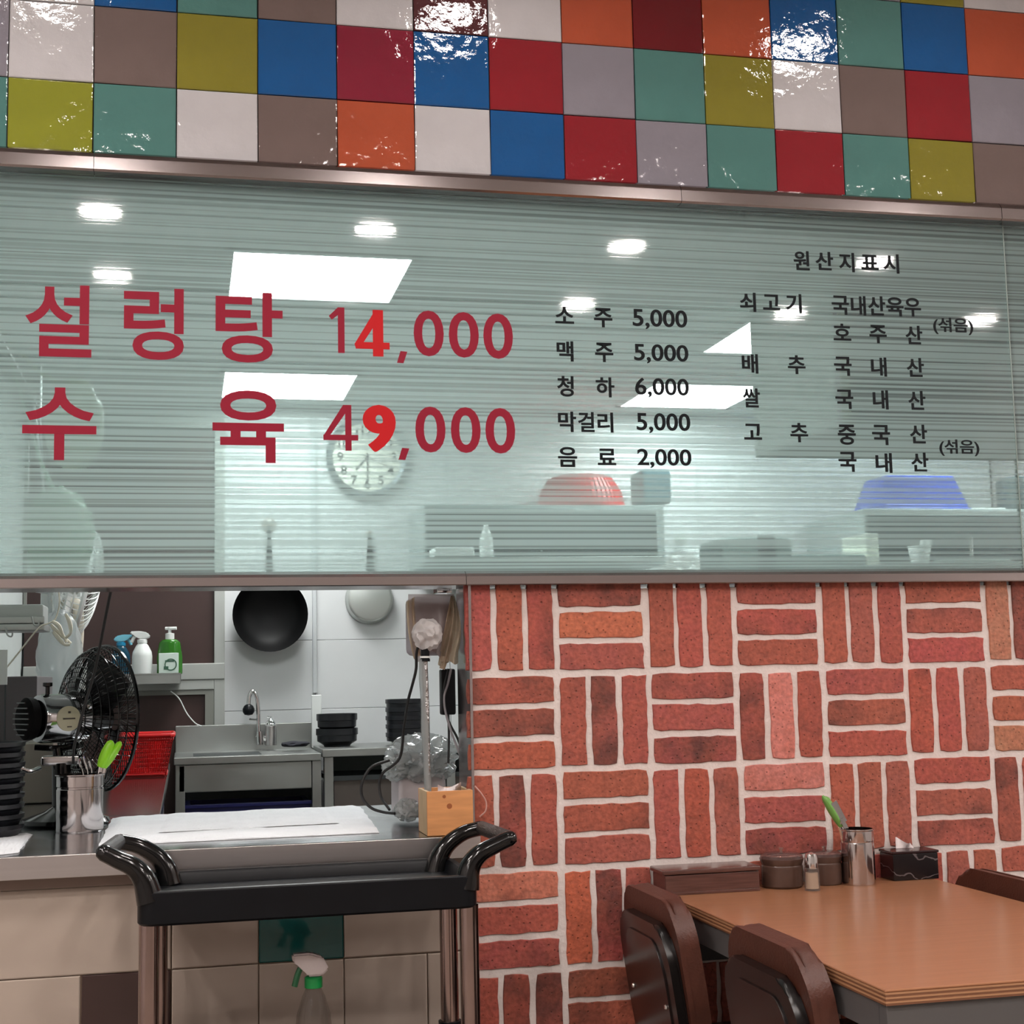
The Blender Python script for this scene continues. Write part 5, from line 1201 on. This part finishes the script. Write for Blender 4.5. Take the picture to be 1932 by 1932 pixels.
p = aZ(1622, 1672, TZ); k_ = (p.y+2.937)/FPX; r = 34*k_; p.y = min(p.y+r*.9, -.014-r); p.x = aY(1619, 1620, p.y).x; p.z = TZ+.0004
k_ = (p.y+2.937)/FPX
hcup = aY(1620, 1563, p.y).z-TZ
steel_cup(p, r*.97, hcup, 'steel utensil cup on the dining table in front of the tissue box')
scissors(aY(1605, 1590, p.y-.0), aY(1552, 1501, p.y), aY(1558, 1503, p.y+.012), (112, 168, 84), 'scissors with muted green handles leaning in the table\'s steel cup', .0085)
tg = thing('steel_tongs', 'flat chrome tongs leaning beside the muted green scissors', 'tongs', aY(1605, 1560, p.y-.01))
def strip(a, b, wv, th, Y_):
    A, B = aY(a[0], a[1], Y_), aY(b[0], b[1], Y_); d = (B-A).normalized(); s_ = d.cross(Vector((0, 1, 0))).normalized()
    mb = MB(); q_ = [A-s_*wv, A+s_*wv, B+s_*wv, B-s_*wv]
    f = [mb.bm.verts.new(v) for v in q_]; g = [mb.bm.verts.new(v+Vector((0, th, 0))) for v in q_]
    mb.bm.faces.new(f); mb.bm.faces.new(list(reversed(g)))
    for i in range(4): j = (i+1) % 4; mb.bm.faces.new((f[j], f[i], g[i], g[j]))
    return mb
link('arm', strip((1572, 1514), (1592, 1552), .0085, .004, p.y-.008), chrome, tg, False)
link('arm', strip((1588, 1545), (1602, 1572), .0045, .004, p.y-.010), chrome, tg, False)
# tissue box
pa, pb2 = aZ(1686, 1663, TZ), aZ(1772, 1658, TZ)
yt = (pa.y+pb2.y)/2
x0_, x1_ = aY(1686, 1640, yt).x, aY(1771, 1640, yt).x; zt_ = aY(1730, 1605, yt).z
tbx = thing('tissue_box', 'black marble-patterned tissue box against the brick wall', 'box', ((x0_+x1_)/2, yt+.05, TZ))
mbm = mat('black_marble', (26, 22, 24), .25)
nt = mbm.node_tree; b = nt.nodes['Principled BSDF']; tc = nt.nodes.new('ShaderNodeTexCoord')
wv_ = nt.nodes.new('ShaderNodeTexWave'); wv_.inputs['Scale'].default_value = 9; wv_.inputs['Distortion'].default_value = 9; wv_.inputs['Detail'].default_value = 4; wv_.bands_direction = 'Z'
nt.links.new(tc.outputs['Object'], wv_.inputs['Vector']); cr_ = nt.nodes.new('ShaderNodeValToRGB')
cr_.color_ramp.elements[0].position = .985; cr_.color_ramp.elements[0].color = lin((26, 22, 24)); cr_.color_ramp.elements[1].position = 1; cr_.color_ramp.elements[1].color = lin((104, 96, 98))
nt.links.new(wv_.outputs['Fac'], cr_.inputs[0]); nt.links.new(cr_.outputs[0], b.inputs['Base Color'])
ye = min(yt+.095, -.0145)
link('body', MB().box((x0_, yt, TZ+.0005), (x1_, ye, zt_-.006), .0015), mbm, tbx)
link('cover', MB().box((x0_-.002, yt-.002, zt_-.0055), (x1_+.002, ye+.001, zt_), .0015), mat('box_cover_dark', (44, 28, 30), .2), tbx)
def tf(u, v):
    a = aY(1688+36*u, 1594-14*v*(1-u)**1.2-4*math.sin(u*7)*v, yt+.045+.012*math.sin(u*8)*v)
    return a
solo('tissue', MB().grid(12, 6, lambda u, v: Vector((aY(1690+34*u, 1595, yt+.045).x, yt+.045+.01*math.sin(u*8)*v, zt_+.0005+v*(.019*(1-u)**.8+.004+.003*math.sin(u*9))))), paper_m, 'pinkish white tissue poking out of the black box', 'tissue')

# ------------------------------------------------------------------ chairs
def chair(ox, oy, label, face=1):
    t = thing('dining_chair', label, 'chair', (ox, oy, 0), 0 if face > 0 else PI)
    def L(mb, name, m, parent=t, smooth=True): return link(name, mb, m, parent, smooth, local=True)
    # back plane: leaning; M maps (depth, width, height) to chair coordinates
    lean = .14
    Mb = Matrix.Translation((-.170, 0, .46)) @ Matrix.Rotation(-lean, 4, 'Y')
    def outline(hw_b, hw_m, hw_t, z0, zm, z1, r=.035):
        pts = [(-hw_b, z0), (hw_b, z0), (hw_m, zm), (hw_m, z1-.055), (hw_t, z1), (-hw_t, z1), (-hw_m, z1-.055), (-hw_m, zm)]
        out = []
        n = len(pts)
        for i in range(n):
            a, b_, c_ = Vector(pts[i-1]), Vector(pts[i]), Vector(pts[(i+1) % n])
            d1 = (a-b_); d2 = (c_-b_); rr = min(r, d1.length*.4, d2.length*.4); p1 = b_+d1.normalized()*rr; p2 = b_+d2.normalized()*rr
            for k in range(5):
                s_ = k/4; q_ = p1*(1-s_)**2 + b_*2*s_*(1-s_) + p2*s_*s_; out.append((q_.x, q_.y))
        return out
    def board(pl_, x0, x1, bev):
        mb = MB().prism(pl_, x0, x1, axis='X')
        es = [e for e in mb.bm.edges if len(e.link_faces) == 2 and any(len(f.verts) > 8 for f in e.link_faces)]
        bmesh.ops.bevel(mb.bm, geom=es, offset=bev, segments=3, affect='EDGES', profile=.6)
        bmesh.ops.transform(mb.bm, matrix=Mb, verts=mb.bm.verts)
        return mb
    pad = outline(.145, .165, .125, .03, .13, .322)
    L(board(pad, .014, .044, .012), 'backrest', leather)
    L(board(outline(.147, .167, .126, .028, .13, .324), .004, .0135, .004), 'piping', leather)
    sh1 = outline(.136, .152, .116, -.04, .10, .280)
    L(board(sh1, -.016, .003, .007), 'back_shell', frame_bk)
    pin = board(outline(.104, .116, .086, .0, .10, .250, .03), -.019, -.0155, .001)
    L(pin, 'shell_panel', shell_m)
    for yy in (-.10, .10):
        L(MB().lathe([(0, -.0235), (.004, -.0225), (.005, -.0195), (0, -.0195)], seg=10, caps=False, M=Mb @ Matrix.Translation((0, yy, .13)) @ Matrix.Rotation(PI/2, 4, 'Y') @ Matrix.Translation((0, 0, 0))), 'screw', chrome)
    L(MB().box((-.195, -.185, .445), (.12, .185, .485), .018, 3), 'seat', leather)
    L(MB().box((-.18, -.17, .415), (.11, .17, .4445), .006), 'seat_frame', frame_bk)
    for yy in (-.150, .150):
        L(MB().tube(spline([(-.215, yy, 0), (-.19, yy, .25), (-.180, yy*.97, .40), (-.178, yy*.8, .47)]), [.014]*25, 12), 'rear_leg', frame_bk)
        L(MB().tube([(.11, yy, 0), (.098, yy, .43)], [.011, .015], 12), 'front_leg', frame_bk)
        L(MB().tube([(-.2, yy, .18), (.10, yy, .18)], .008, 8), 'stretcher', frame_bk)
    return t
ch = chair(.325, -.20, 'brown leather chair with dark shell back, left of the table and nearest the brick wall')
def cpy(loc, rz, label):
    c = copy_tree(ch); c.location = loc; c.rotation_euler = (0, 0, rz); c['label'] = label; return c
cpy(Vector((.352, -.715, 0)), 0, 'brown leather chair left of the table, the one nearer the viewer')
cpy(Vector((.672, -.25, 0)), PI, 'brown leather chair on the far right side of the table, only its top showing')
for o in C.objects:
    if o.get('category') == 'chair': o['group'] = 'brown leather dining chairs'
